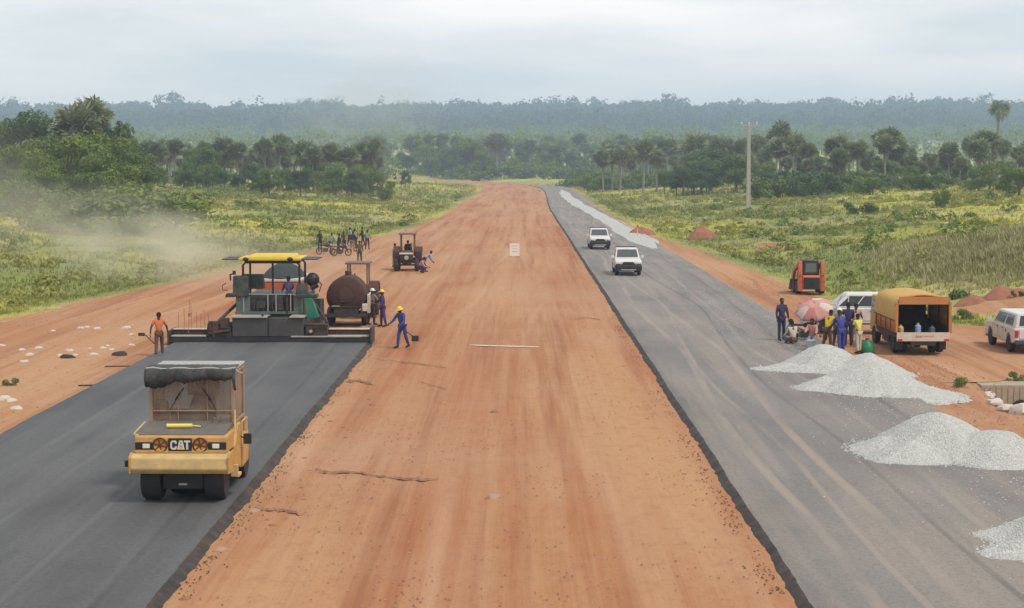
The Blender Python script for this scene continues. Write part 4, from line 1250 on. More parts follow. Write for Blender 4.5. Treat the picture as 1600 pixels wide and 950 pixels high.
# ------------------------------------------------------------------ skid steer loader (seen from behind)
def skid():
    p = at(1268, 460)
    t = thing('skid_steer_loader', 'small orange skid steer loader parked on the dirt shoulder by the grass', 'loader', (p.x, p.y, 0))
    for x in (-.68, .68):
        for y in (.65, 1.75): wheel(t, (x, y, .38), .38, .30, lug=12, rubber='rubber', rim='orange')
    b = MB(); b.prism([(.0, .30), (.0, 1.0), (.10, 1.12), (2.3, 1.12), (2.4, .3)], -.52, .52); b.build('engine_body', M['orange'], t, bevel=.03)
    b = MB(); b.box(-.47, .47, -.04, .0, .32, 1.0)
    for k in range(7): b.box(-.42, .42, -.055, -.04, .40 + k * .085, .43 + k * .085)
    b.build('engine_grille', M['black'], t, bevel=.01)
    b = MB(); b.box(-.50, .50, .3, 1.9, 1.13, 1.98, .9, .92); cb = b.build('cab', M['black'], t, bevel=.04)
    b = MB(); b.box(-.33, .33, .305, .325, 1.28, 1.82, .95, 1, 0, .03); b.build('rear_window', M['grey_glass'], cb)
    for s_ in (-1, 1):
        b = MB()
        b.prism([(.0, .75), (.05, 1.75), (.22, 1.95), (.5, 1.95), (.45, 1.72), (.36, 1.6), (.34, .75)], s_ * .66 - .11, s_ * .66 + .11)
        b.prism([(.1, 1.86), (.25, 1.98), (2.4, 1.35), (3.0, .55), (2.8, .5), (2.2, 1.2), (.3, 1.72)], s_ * .66 - .085, s_ * .66 + .085)
        b.build('lift_arm', M['orange'], t, bevel=.02)
        b = MB(); b.box(s_ * .66 - .13, s_ * .66 + .13, .02, .5, .18, .76); b.build('side_pod', M['orange'], t, bevel=.02)
        b = MB(); b.box(s_ * .66 - .05, s_ * .66 + .05, -.02, .02, 1.05, 1.15); b.build('tail_light', M['red_lamp'], t)
    b = MB(); b.prism([(2.6, .1), (2.7, .75), (2.8, .75), (3.4, .12), (3.4, .08)], -.85, .85); b.build('bucket', M['dark_metal'], t, bevel=.01)
    b = MB(); b.tube((-.18, 1.0, 1.97), (-.18, 1.0, 2.12), .045); b.tube((.2, .8, 1.97), (.2, .8, 2.06), .03); b.build('beacon', M['orange'], t)
    return t


skid()

# ------------------------------------------------------------------ concrete utility pole with cross arm
p = at(1169, 332); p = Vector((p.x, p.y, 0)); p.z = hz(p.x, p.y)
PZ = CAM_H + (252 - 196) * p.y / FPX - p.z
t = thing('utility_pole', 'pale concrete utility pole with a small crossarm standing in the right meadow', 'utility pole', p)
M['concrete'] = mat('concrete', (0.42, 0.38, 0.33), .85, dirt=.4, dirt_col=(.3, .25, .2))
b = MB(); b.box(-.36, .36, -.24, .24, -1, PZ, .62, .62); b.build('pole', M['concrete'], t, bevel=.03)
b = MB(); b.box(-1.25, 1.35, -.08, .06, PZ - .10, PZ + .05); b.path([(-.9, 0, PZ - .1), (-.1, 0, PZ - 1.0)], .04, 6); b.build('crossarm', M['light_metal'], t)
for x in (-1.15, 0, 1.2):
    b = MB(); b.M = Matrix.Translation((x, 0, PZ + .05)); b.lathe([(.001, 0), (.06, 0), (.13, .12), (.07, .2), (.13, .3), (.06, .42), (.001, .44)], n=10); b.build('insulator', M['white_paint'], t)

# ------------------------------------------------------------------ white board standing on the median
p = at(804, 402)
t = thing('white_board', 'small white board with faint red marks standing upright on the dirt median', 'board', p)
b = MB(); b.box(-.40, .40, -.02, .02, .10, 1.12); bd_ = b.build('panel', M['board'], t, bevel=.01) if 'board' in M else None
M['board'] = mat('board_white', (0.85, 0.79, 0.73), .7, dirt=.25, dirt_col=(.6, .35, .24))
if bd_ is None: bd_ = b.build('panel', M['board'], t, bevel=.01)
b = MB()
for k, z in enumerate((.45, .68, .90)): b.box(-.22 + .03 * k, .24, -.026, -.021, z, z + .035)
b.build('faint_marks', M['faded_red'], bd_)
b = MB()
for x in (-.32, .32): b.box(x - .03, x + .03, .02, .06, -.02, 1.0); b.path([(x, .05, .8), (x, .5, 0)], .02, 5)
b.build('leg', M['dusty_tan'], t)
# small stake with pale top beside the far shoulder
p = at(1003, 366)
# ------------------------------------------------------------------ people
def cloth(name, c): return mat(name, c, .92, dirt=.15, bump=.2, scale=5)


CL = {'orange': cloth('orange_shirt', (.62, .17, .07)), 'blue': cloth('blue_coverall', (.035, .055, .26)), 'navy': cloth('navy_cloth', (.022, .028, .085)),
      'purple': cloth('purple_coverall', (.05, .035, .14)), 'grey': cloth('grey_cloth', (.24, .25, .27)), 'white': cloth('white_cloth', (.62, .60, .56)),
      'yellow': cloth('yellow_shirt', (.75, .47, .03)), 'lime': cloth('pale_yellow_vest', (.72, .66, .16)), 'cream': cloth('cream_shirt', (.55, .48, .40)),
      'brown': cloth('brown_trousers', (.11, .065, .045)), 'dark': cloth('dark_trousers', (.03, .03, .035)), 'khaki': cloth('khaki_cloth', (.22, .19, .12)),
      'pink': cloth('pink_cloth', (.60, .28, .25)), 'bootm': cloth('boots', (.02, .018, .016)), 'hard_yellow': mat('yellow_helmet', (.80, .62, .05), .35),
      'hard_white': mat('white_helmet', (.78, .78, .76), .35), 'sky': cloth('light_blue_cloth', (.30, .38, .50))}
JOBS = []


def skinned(name, pts, edges, radii, m, parent, root=0, lv=2):
    me = bpy.data.meshes.new(name)
    me.from_pydata([tuple(p) for p in pts], edges, [])
    me.materials.append(m)
    o = link(name, me, parent)
    sk = o.modifiers.new('skin', 'SKIN'); sk.use_smooth_shade = True
    lay = me.skin_vertices[0].data
    for i, r in enumerate(radii):
        lay[i].radius = r if isinstance(r, tuple) else (r, r)
        lay[i].use_root = (i == root)
    sb = o.modifiers.new('sub', 'SUBSURF'); sb.levels = lv; sb.render_levels = lv
    return o


def person(label, loc, rz=0.0, lean=0.0, arms=((.1, .2), (.1, .2)), legs=((.08, .05), (-.08, .05)), top='blue', bottom='blue', hat=None,
           sleeves='long', H=1.72, group=None, splay=.16, head_nod=0.0, seated=None, detail=True, bald=False):
    """faces local -Y. arms: (swing forward, elbow bend); legs: (swing forward, knee bend); lean forward. seated: height of the seat"""
    S = H / 1.72
    fwd, up = Vector((0, -1, 0)), Vector((0, 0, 1))

    def rot(v, a):   # rotate in the sagittal plane: positive a swings 'down' towards forward
        return Vector((v.x, v.y * math.cos(a) - v.z * math.sin(a), v.y * math.sin(a) + v.z * math.cos(a)))

    def limb(p, a, L, side=0.0):   # hanging segment swung forward by a
        return p + Vector((side, -math.sin(a) * L, -math.cos(a) * L))
    pel = Vector((0, 0, 0))
    J = {}
    T = lambda x, f, z: Vector((x, 0, 0)) + Vector((0, -(f * math.cos(lean) + z * math.sin(lean)), z * math.cos(lean) - f * math.sin(lean)))
    J['sp'] = T(0, 0, .18); J['ch'] = T(0, .01, .36); J['nk'] = T(0, 0, .52)
    hl = lean * .6 + head_nod
    hd0 = J['nk'] + Vector((0, -math.sin(hl) * .10, math.cos(hl) * .10))
    hd1 = hd0 + Vector((0, -math.sin(hl) * .11, math.cos(hl) * .11))
    for i, s in enumerate((-1, 1)):
        a, e = arms[i]
        J['sh%d' % i] = T(s * .175, 0, .475)
        J['el%d' % i] = limb(J['sh%d' % i], a, .29, s * splay * .29)
        J['wr%d' % i] = limb(J['el%d' % i], a + e, .25, s * splay * .05 - (s * .10 if e > .8 else 0))
        l, k = legs[i]
        J['hp%d' % i] = Vector((s * .09, 0, -.04))
        J['kn%d' % i] = limb(J['hp%d' % i], l, .42, s * .02)
        J['an%d' % i] = limb(J['kn%d' % i], l - k, .40, s * .01)
        J['to%d' % i] = J['an%d' % i] + Vector((s * .03, -.17 if l < 1.2 else -.14, -.055))
    low = min(min(J['an%d' % i].z, J['to%d' % i].z) for i in (0, 1)) - .035
    dz = -low
    base = Vector((0, 0, dz)) if seated is None else Vector((0, 0, (seated + .09) / S))
    for k in J: J[k] = (J[k] + base) * S
    pel = base * S; hd0 = (hd0 + base) * S; hd1 = (hd1 + base) * S
    t = thing('person', label, 'person', loc, rz, group)
    names = ['pel', 'sp', 'ch', 'nk', 'h0', 'h1', 'sh0', 'el0', 'wr0', 'sh1', 'el1', 'wr1', 'hp0', 'kn0', 'an0', 'to0', 'hp1', 'kn1', 'an1', 'to1']
    J['pel'] = pel; J['h0'] = hd0; J['h1'] = hd1
    E = [('pel', 'sp'), ('sp', 'ch'), ('ch', 'nk'), ('nk', 'h0'), ('h0', 'h1'), ('ch', 'sh0'), ('sh0', 'el0'), ('el0', 'wr0'), ('ch', 'sh1'), ('sh1', 'el1'), ('el1', 'wr1'),
         ('pel', 'hp0'), ('hp0', 'kn0'), ('kn0', 'an0'), ('an0', 'to0'), ('pel', 'hp1'), ('hp1', 'kn1'), ('kn1', 'an1'), ('an1', 'to1')]
    R = dict(pel=.105, sp=.10, ch=.115, nk=.052, h0=.078, h1=.082, sh0=.055, el0=.038, wr0=.026, sh1=.055, el1=.038, wr1=.026,
             hp0=.082, kn0=.055, an0=.036, to0=.032, hp1=.082, kn1=.055, an1=.036, to1=.032)
    ix = {k: i for i, k in enumerate(names)}
    body = skinned('body', [J[k] for k in names], [(ix[a], ix[b]) for a, b in E], [R[k] * S for k in names], M['skin'], t)
    # head detail and hands, joined to the body later
    extra = MB()
    hm_ = Matrix.Translation(hd0.lerp(hd1, .45)) @ Matrix.Rotation(hl, 4, 'X')
    extra.M = hm_
    extra.ell((0, 0, .01 * S), (.078 * S, .098 * S, .118 * S), 16, 12)
    extra.add([(0, -.118 * S, -.022 * S), (.018 * S, -.09 * S, -.03 * S), (-.018 * S, -.09 * S, -.03 * S), (0, -.092 * S, .022 * S)], [(0, 1, 3), (0, 3, 2), (0, 2, 1)], True)
    for s in (-1, 1): extra.ell((s * .081 * S, .008 * S, .0), (.012 * S, .022 * S, .034 * S), 8, 6)
    extra.ell((0, -.088 * S, -.055 * S), (.026 * S, .014 * S, .010 * S), 8, 6)
    extra.m = 1
    for s in (-1, 1): extra.ell((s * .032 * S, -.089 * S, .018 * S), (.013 * S, .008 * S, .008 * S), 8, 6)
    extra.m = 0
    for i, s in enumerate((-1, 1)):
        w, e = J['wr%d' % i], J['el%d' % i]
        d = (w - e).normalized()
        side = Vector((s, 0, 0)); side = (side - d * side.dot(d)).normalized()
        n_ = d.cross(side)
        extra.M = Matrix.Translation(w) @ Matrix((side, n_, d)).transposed().to_4x4()
        extra.M = extra.M @ Matrix.Scale(S, 4)
        extra.ell((0, 0, .045), (.016, .042, .055), 10, 8)
        for f in range(4):
            y = -.030 + .020 * f
            L = (.066, .078, .074, .058)[f]
            extra.path([(0, y, .075), (-.006, y * 1.1, .075 + L * .5), (-.024, y * 1.1, .075 + L * .85), (-.042, y * 1.05, .075 + L * .95)], [.0095, .009, .0085, .007], 6)
        extra.path([(0, .030 * -1, .02), (-.012, -.058, .045), (-.030, -.066, .075)], [.011, .010, .008], 6)
    extra.M = None
    JOBS.append((body, extra))
    # clothes
    sl = .92 if sleeves == 'long' else .55
    if top:
        pts = [J['pel'] + Vector((0, 0, -.02)), J['sp'], J['ch'], J['nk'].lerp(J['ch'], .25)]
        rr = [.128, .125, .138, .075]
        ed = [(0, 1), (1, 2), (2, 3)]
        for i in (0, 1):
            b0 = len(pts)
            pts += [J['sh%d' % i], J['el%d' % i].lerp(J['sh%d' % i], 0 if sleeves == 'long' else .35)]
            rr += [.072, .054 if sleeves == 'long' else .062]
            ed += [(2, b0), (b0, b0 + 1)]
            if sleeves == 'long':
                pts.append(J['el%d' % i].lerp(J['wr%d' % i], .95)); rr.append(.040); ed.append((b0 + 1, b0 + 2))
        skinned('shirt', pts, ed, [r * S for r in rr], CL[top], t)
    if bottom:
        pts = [J['pel']]; rr = [.124]; ed = []
        for i in (0, 1):
            b0 = len(pts)
            pts += [J['hp%d' % i], J['kn%d' % i], J['an%d' % i].lerp(J['kn%d' % i], .06)]
            rr += [.100, .074, .058]
            ed += [(0, b0), (b0, b0 + 1), (b0 + 1, b0 + 2)]
        skinned('trousers', pts, ed, [r * S for r in rr], CL[bottom], t)
    for i in (0, 1):
        b = MB()
        a_, o_ = J['an%d' % i], J['to%d' % i]
        b.path([a_ + Vector((0, 0, .05)), a_ + Vector((0, .012, -.02)), a_.lerp(o_, .5), o_ + Vector((0, -.02, 0))], [.048 * S, .052 * S, .045 * S, .036 * S], 10)
        b.build('boot', CL['bootm'], t)
    hb = MB(); hb.M = hm_
    if hat:
        hb.lathe([(.150 * S, .035 * S), (.104 * S, .045 * S), (.106 * S, .08 * S), (.085 * S, .125 * S), (.045 * S, .150 * S), (.001, .156 * S)], n=20)
        hb.box(-.07 * S, .07 * S, -.165 * S, -.08 * S, .036 * S, .05 * S)
        hb.build('helmet', CL[hat], t)
    else:
        hb.lathe([(.083 * S, -.005 * S), (.090 * S, .035 * S), (.084 * S, .085 * S), (.055 * S, .125 * S), (.001, .138 * S)], (0, .012 * S, 0), n=16)
        hb.build('hair', M['hair'], t)
    return t, J


def rod(name, a, b, r, m, label, cat, head=None):
    o = MB(); o.tube(a, b, r, n=6)
    t = thing(name, label, cat, a)
    o = MB(); o.tube((0, 0, 0), Vector(b) - Vector(a), r, n=6); o.build('handle', m, t)
    if head: head(t, Vector(b) - Vector(a))
    return t


def place(px, py, z=0.0): return at(px, py, z)


AZ = AS_Z
# worker in orange at the end of the screed, back to us, one arm away from the body
p = place(249, 557, 0)
w1, J1 = person('worker in orange shirt and brown trousers walking at the left end of the paver screed', p, PI + .2, .05, ((.35, .25), (-.25, .35)), ((.32, .15), (-.22, .25)), 'orange', 'brown', None, 'short', 1.78, splay=.45)
rod('shovel', (p.x - .15, p.y - .05, .50), (p.x - .62, p.y + .05, .92), .022, M['dark_metal'], 'dark shovel carried by the worker in the orange shirt', 'shovel',
    lambda t, d: MB().box(d.x - .22, d.x + .04, d.y - .04, d.y + .02, d.z - .10, d.z + .03).build('blade', M['rusty_dark'], t, bevel=.01))
# blue worker with yellow helmet beside the mat
p = place(629, 544)
person('worker in blue coverall and yellow helmet bending beside the median near the paver', p, -.7, .22, ((.55, .5), (.3, .8)), ((.30, .2), (-.18, .25)), 'blue', 'blue', 'hard_yellow', H=1.76, splay=.3, head_nod=.2)
rod('shovel', (p.x + .15, p.y - .3, .75), (p.x + .55, p.y - .2, .45), .025, M['dark_metal'], 'dark shovel in the hands of the bending worker in blue', 'shovel',
    lambda t, d: MB().box(d.x - .16, d.x + .14, d.y - .04, d.y + .02, d.z - .14, d.z + .10).build('blade', M['black'], t, bevel=.01))
p = place(598, 511)
person('worker in purple coverall and yellow helmet standing right of the rusty tank', p, -1.3, .04, ((.5, 1.2), (.2, .4)), ((.1, .1), (-.12, .1)), 'purple', 'purple', 'hard_yellow', H=1.74)
p = place(581, 508)
person('worker with white helmet and khaki clothes leaning at the rusty tank', p, 2.4, .08, ((.6, 1.0), (.4, .6)), ((.1, .1), (-.1, .1)), 'khaki', 'dark', 'hard_white', H=1.72)
# tractor driver and helpers
p = at(635, 424)
person('driver sitting on the rusty old tractor', (p.x, p.y + 1.95, 0), 0, .1, ((.9, .5), (.9, .5)), ((1.35, 1.2), (1.35, 1.2)), 'dark', 'brown', None, seated=1.25)
q = at(663, 425)
person('worker in blue bending over the right wheel of the rusty tractor', q, PI * .62, .95, ((.25, .3), (.35, .4)), ((.1, .1), (-.05, .15)), 'sky', 'navy', None, H=1.72)
q = at(655, 427)
person('crouching worker in dark red clothes beside the wheel of the rusty tractor', q, PI * .4, .7, ((.4, .5), (.5, .4)), ((1.5, 2.2), (1.4, 2.1)), 'pink', 'purple', None, H=1.7)
q = at(617, 418)
person('man in white shirt standing behind the left wheel of the rusty tractor', q, 2.8, .05, ((.1, .2), (.2, .3)), ((.05, .05), (-.05, .05)), 'white', 'khaki', None, H=1.76)
# paver crew
person('operator in dark clothes seated at the left console of the paver', (-11.9, 77.6, 1.2), PI, .1, ((.8, .7), (.8, .7)), ((1.3, 1.3), (1.3, 1.3)), 'navy', 'dark', None, seated=.75)
person('paver crewman in purple standing at the right hand platform rail', (-9.9, 76.9, 1.25), PI + .3, .25, ((.7, .6), (.5, .7)), ((.1, .1), (-.1, .1)), 'purple', 'dark', None, H=1.6)
person('driver in blue inside the cab of the road roller', (rp.x + .10, rp.y + 2.45, AS_Z), 0.0, .12, ((.9, .55), (.85, .6)), ((1.4, 1.2), (1.4, 1.2)), 'navy', 'dark', None, seated=1.62, H=1.60)
# figures far up the left shoulder
far = ((500, 392, 'dark', 'navy', .3, 0), (517, 396, 'grey', 'dark', .2, 1.0), (546, 385, 'sky', 'dark', .1, 2), (556, 388, 'khaki', 'dark', .3, 4), (567, 384, 'dark', 'dark', .1, 5))
for k, (px, py, a_, b_, ln, rz_) in enumerate(far):
    lab = ('leftmost far worker, in black shirt, at the grass edge beyond the paver', 'far worker in grey shirt stooping beside the parked motorbike', 'far worker in light blue shirt standing left of the khaki one',
           'far worker in khaki leaning forward behind the tractor canopy', 'rightmost of the far workers by the grass, dressed in black')[k]
    person(lab, place(px, py), rz_, ln, ((.2, .3), (.5, .6)), ((.15, .1), (-.15, .1)), a_, b_, None, H=1.75, group='far workers by the grass')
for k, (px, py, a_, b_, rz_, lab) in enumerate(((529, 397, 'navy', 'dark', 1.8, 'far worker in navy between the two parked motorbikes'), (538, 393, 'brown', 'dark', -.8, 'far worker in brown right of the second parked motorbike'),
        (551, 393, 'navy', 'khaki', 2.6, 'far worker in navy shirt and khaki trousers in front of the light blue one'), (574, 390, 'grey', 'navy', 3.0, 'far worker in grey shirt at the right end of the far group'))):
    person(lab, place(px, py), rz_, .12, ((.3, .4), (.1, .5)), ((.12, .1), (-.12, .1)), a_, b_, None, H=1.74, group='far workers by the grass')
q = place(562, 412)
person('far worker in dark red walking just above the tank canopy', q, PI, .05, ((.3, .3), (-.2, .3)), ((.25, .1), (-.25, .2)), 'brown', 'dark', None, H=1.75)


# ------------------------------------------------------------------ motorbike, front at -Y
def motorbike(label, loc, rz, group=None, colour='black'):
    t = thing('motorbike', label, 'motorbike', loc, rz, group)
    for y, nm in ((-.62, 'wheel'), (.62, 'wheel')):
        o = bpy.data.objects.new('wheel', None); COL.objects.link(o); o.parent = t; o.location = (0, y, .30)
        b = MB(); n = 24
        b.path([(0, .26 * math.cos(2 * PI * k / n), .26 * math.sin(2 * PI * k / n)) for k in range(n + 1)], .042, 8); b.build('tyre', M['rubber'], o)
        b = MB(); b.lathe([(.05, -.05), (.05, .05)], axis='X', n=10)
        for k in range(8): b.tube((0, 0, 0), (0, .24 * math.cos(k * PI / 4), .24 * math.sin(k * PI / 4)), .006, n=4)
        b.build('rim', M['grey_metal'], o)
    b = MB(); b.path([(0, -.42, .88), (0, -.3, .62), (0, .15, .38), (0, .45, .62), (0, .62, .30)], .03, 6); b.box(-.12, .12, -.15, .22, .25, .55); b.build('frame', M['dark_metal'], t, bevel=.02)
    b = MB(); b.ell((0, -.12, .78), (.14, .28, .13)); b.build('fuel_tank', M[colour], t)
    b = MB(); b.box(-.12, .12, .08, .75, .74, .83, .9, .95); b.build('seat', M['black'], t, bevel=.03)
    b = MB(); b.tube((-.07, -.62, .30), (-.07, -.40, .95), .02); b.tube((.07, -.62, .30), (.07, -.40, .95), .02); b.path([(-.34, -.28, 1.02), (-.1, -.4, .98), (.1, -.4, .98), (.34, -.28, 1.02)], .015, 6); b.build('handlebar', M['grey_metal'], t)
    b = MB(); b.ell((0, -.50, .85), (.08, .06, .08), 12, 8); b.build('headlight', M['lamp'], t)
    b = MB(); b.tube((.12, .1, .28), (.14, .75, .34), .04); b.build('exhaust', M['light_metal'], t)
    b = MB(); b.tube((-.1, .05, .28), (-.28, .1, .0), .012); b.build('side_stand', M['black'], t)
    return t


motorbike('left of the two dark motorbikes parked by the grass among the far workers', place(509, 398), 1.2, 'parked motorbikes')
motorbike('right of the two dark motorbikes parked by the grass among the far workers', place(533, 400), 2.0, 'parked motorbikes')
motorbike('dark motorbike parked between the seated men and the parasol', place(1259, 536), 1.35, 'parked motorbikes', 'black')

# ------------------------------------------------------------------ group beside the gravel
def pp(px, py): return at(px, py, 0.0 if (px - 811) * at(px, py).y / FPX > 13.3 else AS_Z)


person('man in dark blue standing alone left of the parasol on the asphalt edge', pp(1221, 532), .3, .02, ((.1, .2), (.05, .25)), ((.05, .03), (-.06, .05)), 'navy', 'navy', None, H=1.80, splay=.25)
person('man in cream shirt sitting on the asphalt with his back turned, beside the motorbike', pp(1240, 537), PI + .3, .3, ((.5, .5), (.5, .6)), ((1.5, .9), (1.45, .8)), 'cream', 'brown', None, seated=.12, H=1.70)
person('man in grey trousers sitting low behind the cream shirted man', pp(1228, 532), PI * .5, .35, ((.6, .6), (.6, .6)), ((1.5, .8), (1.4, .9)), 'khaki', 'grey', None, seated=.10, H=1.68)
person('worker in bright yellow shirt stooping under the edge of the pink parasol', pp(1292, 549), PI * .72, .38, ((.7, .6), (.6, .7)), ((.2, .2), (-.1, .2)), 'yellow', 'brown', None, 'short', 1.70)
person('man in light grey shirt and white cap between the yellow shirt and the blue coverall', pp(1308, 545), PI * .8, .28, ((.6, .7), (.5, .7)), ((.15, .1), (-.1, .1)), 'grey', 'dark', 'hard_white', 'short', 1.66)
person('worker in bright blue coverall seen from behind in the middle of the group', pp(1314, 552), PI + .15, .35, ((.5, .8), (.5, .8)), ((.18, .2), (-.15, .2)), 'blue', 'blue', None, H=1.74, head_nod=.2)
person('worker in navy standing behind the blue coverall, looking at the white pickup', pp(1325, 541), PI, .1, ((.3, .9), (.3, .9)), ((.05, .1), (-.1, .1)), 'navy', 'navy', None, H=1.84)
person('person in pale yellow vest at the right end of the group beside the lorry', pp(1341, 553), PI + .5, .12, ((.3, .5), (.2, .6)), ((.1, .1), (-.12, .1)), 'lime', 'cream', None, 'short', 1.62)
person('man in pink shirt behind the pale yellow vest, in front of the white pickup', pp(1336, 537), PI * .9, .3, ((.5, .8), (.5, .8)), ((.1, .1), (-.1, .1)), 'pink', 'khaki', None, 'short', 1.72)
person('seated man in pink under the tilted parasol', pp(1270, 540), -.4, .3, ((.7, .8), (.6, .8)), ((1.45, 1.3), (1.4, 1.3)), 'pink', 'grey', None, seated=.30, H=1.7)

# stool for the seated man
b = MB(); b.lathe([(.16, 0), (.13, .02), (.12, .26), (.17, .28), (.001, .29)], n=16)
q = pp(1270, 540); o = b.build('stool', M['dusty_tan'], None); o.location = q; tag(o, 'low round stool under the seated man in pink', 'stool')

# parasol, patched pink and white, tipped towards us
def parasol():
    q = pp(1272, 530)
    t = thing('parasol', 'tilted parasol with patched pink and white panels shading the workers', 'parasol', (q.x, q.y, q.z))
    tilt = Matrix.Translation((0, 0, 1.30)) @ Matrix.Rotation(math.radians(30), 4, 'X') @ Matrix.Rotation(math.radians(-14), 4, 'Y')
    n, V, F, mi = 8, [], [], []
    R_ = .84
    rings = [(.02, .34), (.35, .29), (.7, .16), (.93, .02), (1.0, -.06)]
    for (r, z) in rings:
        for k in range(n * 4):
            a_ = 2 * PI * k / (n * 4)
            sc_ = 1 - .06 * (1 - abs(math.cos(a_ * n / 2))) * r
            V.append(tilt @ Vector((math.cos(a_) * r * R_ * sc_, math.sin(a_) * r * R_ * sc_, z - .05 * (1 - abs(math.cos(a_ * n / 2))) * r * 0 )))
    for i in range(len(rings) - 1):
        for k in range(n * 4):
            F.append((i * n * 4 + k, i * n * 4 + (k + 1) % (n * 4), (i + 1) * n * 4 + (k + 1) % (n * 4), (i + 1) * n * 4 + k)); mi.append((k // 4) % 3 if i > 0 else 0)
    me = np_mesh('canopy', [tuple(v) for v in V], F, [mat('parasol_pink', (.58, .29, .26), .9, dirt=.4), mat('parasol_pale', (.66, .52, .47), .9, dirt=.4), mat('parasol_rose', (.50, .20, .18), .9)], False)
    me.polygons.foreach_set('material_index', mi)
    o = link('canopy', me, t); md = o.modifiers.new('thick', 'SOLIDIFY'); md.thickness = .008
    b = MB(); tip = tilt @ Vector((0, 0, .34)); b.tube((0, 0, 0), tip, .018, n=8); b.build('pole', M['light_metal'], t)
    b = MB()
    for k in range(n):
        a_ = 2 * PI * k / n
        b.path([tilt @ Vector((0, 0, .30)), tilt @ Vector((math.cos(a_) * .6, math.sin(a_) * .6, .15)), tilt @ Vector((math.cos(a_) * .93, math.sin(a_) * .93, -.03))], .008, 5)
    b.build('rib', M['grey_metal'], t)
parasol()
# green bag and grey bucket
b = MB(); b.lathe([(.001, 0), (.26, .0), (.31, .14), (.26, .36), (.12, .50), (.07, .56), (.10, .62), (.001, .60)], n=18)
q = pp(1355, 552); o = b.build('sack', mat('green_plastic_bag', (.02, .20, .08), .5), None); o.location = q; tag(o, 'green plastic sack on the ground beside the lorry wheel', 'sack')
b = MB(); b.lathe([(.001, 0), (.17, 0), (.22, .36), (.24, .37), (.22, .39), (.20, .36), (.15, .03), (.001, .03)], n=18)
q = pp(1268, 546); t = thing('bucket', 'pale grey bucket standing in front of the parasol', 'bucket', q); b.build('pail', M['panel_pale'] if 'panel_pale' in M else mat('pale_grey_plastic', (.45, .48, .48), .5), t)
b = MB(); b.path([(-.22, 0, .37), (-.15, .1, .47), (0, .14, .50), (.15, .1, .47), (.22, 0, .37)], .008, 5); b.build('handle', M['grey_metal'], t)

# bake the bodies, adding faces and hands to the same mesh
bpy.context.view_layer.update()
DG = bpy.context.evaluated_depsgraph_get()
for body, extra in JOBS:
    ev = body.evaluated_get(DG)
    src = bpy.data.meshes.new_from_object(ev)
    n = len(src.vertices)
    V = [tuple(v.co) for v in src.vertices] + extra.v
    F = [tuple(p_.vertices) for p_ in src.polygons]; k = len(F)
    F += [tuple(i + n for i in f) for f in extra.f]
    me = bpy.data.meshes.new('body'); me.from_pydata(V, [], F)
    me.materials.append(M['skin']); me.materials.append(M['eye'])
    me.polygons.foreach_set('material_index', [0] * k + extra.fm)
    me.polygons.foreach_set('use_smooth', [True] * len(F))
    me.update()
    body.modifiers.clear(); body.data = me

# ------------------------------------------------------------------ heaps of pale crushed stone
def gravel_mat():
    m = bpy.data.materials.new('crushed_stone'); m.use_nodes = True; nt = m.node_tree; b = nt.nodes['Principled BSDF']
    b.inputs['Roughness'].default_value = .9; b.inputs['Specular IOR Level'].default_value = .2
    tcn = nd(nt, 'ShaderNodeNewGeometry')
    vo = nd(nt, 'ShaderNodeTexVoronoi', {'Vector': tcn.outputs['Position'], 'Scale': 24.0})
    n1 = wnoise(nt, 1.3, 5); 
    c = mixc(nt, ramp(nt, vo.outputs['Color'], [(.1, 0.0), (.9, 1.0)]), (.37, .36, .33), (.63, .61, .57))
    c = mixc(nt, ramp(nt, n1, [(.4, 0.0), (.7, .5)]), c, (.52, .50, .46))
    nt.links.new(c, b.inputs['Base Color'])
    bp = nd(nt, 'ShaderNodeBump', {'Height': vo.outputs['Distance'], 'Strength': .7, 'Distance': .05}); nt.links.new(bp.outputs[0], b.inputs['Normal'])
    return m
M['gravel'] = gravel_mat()


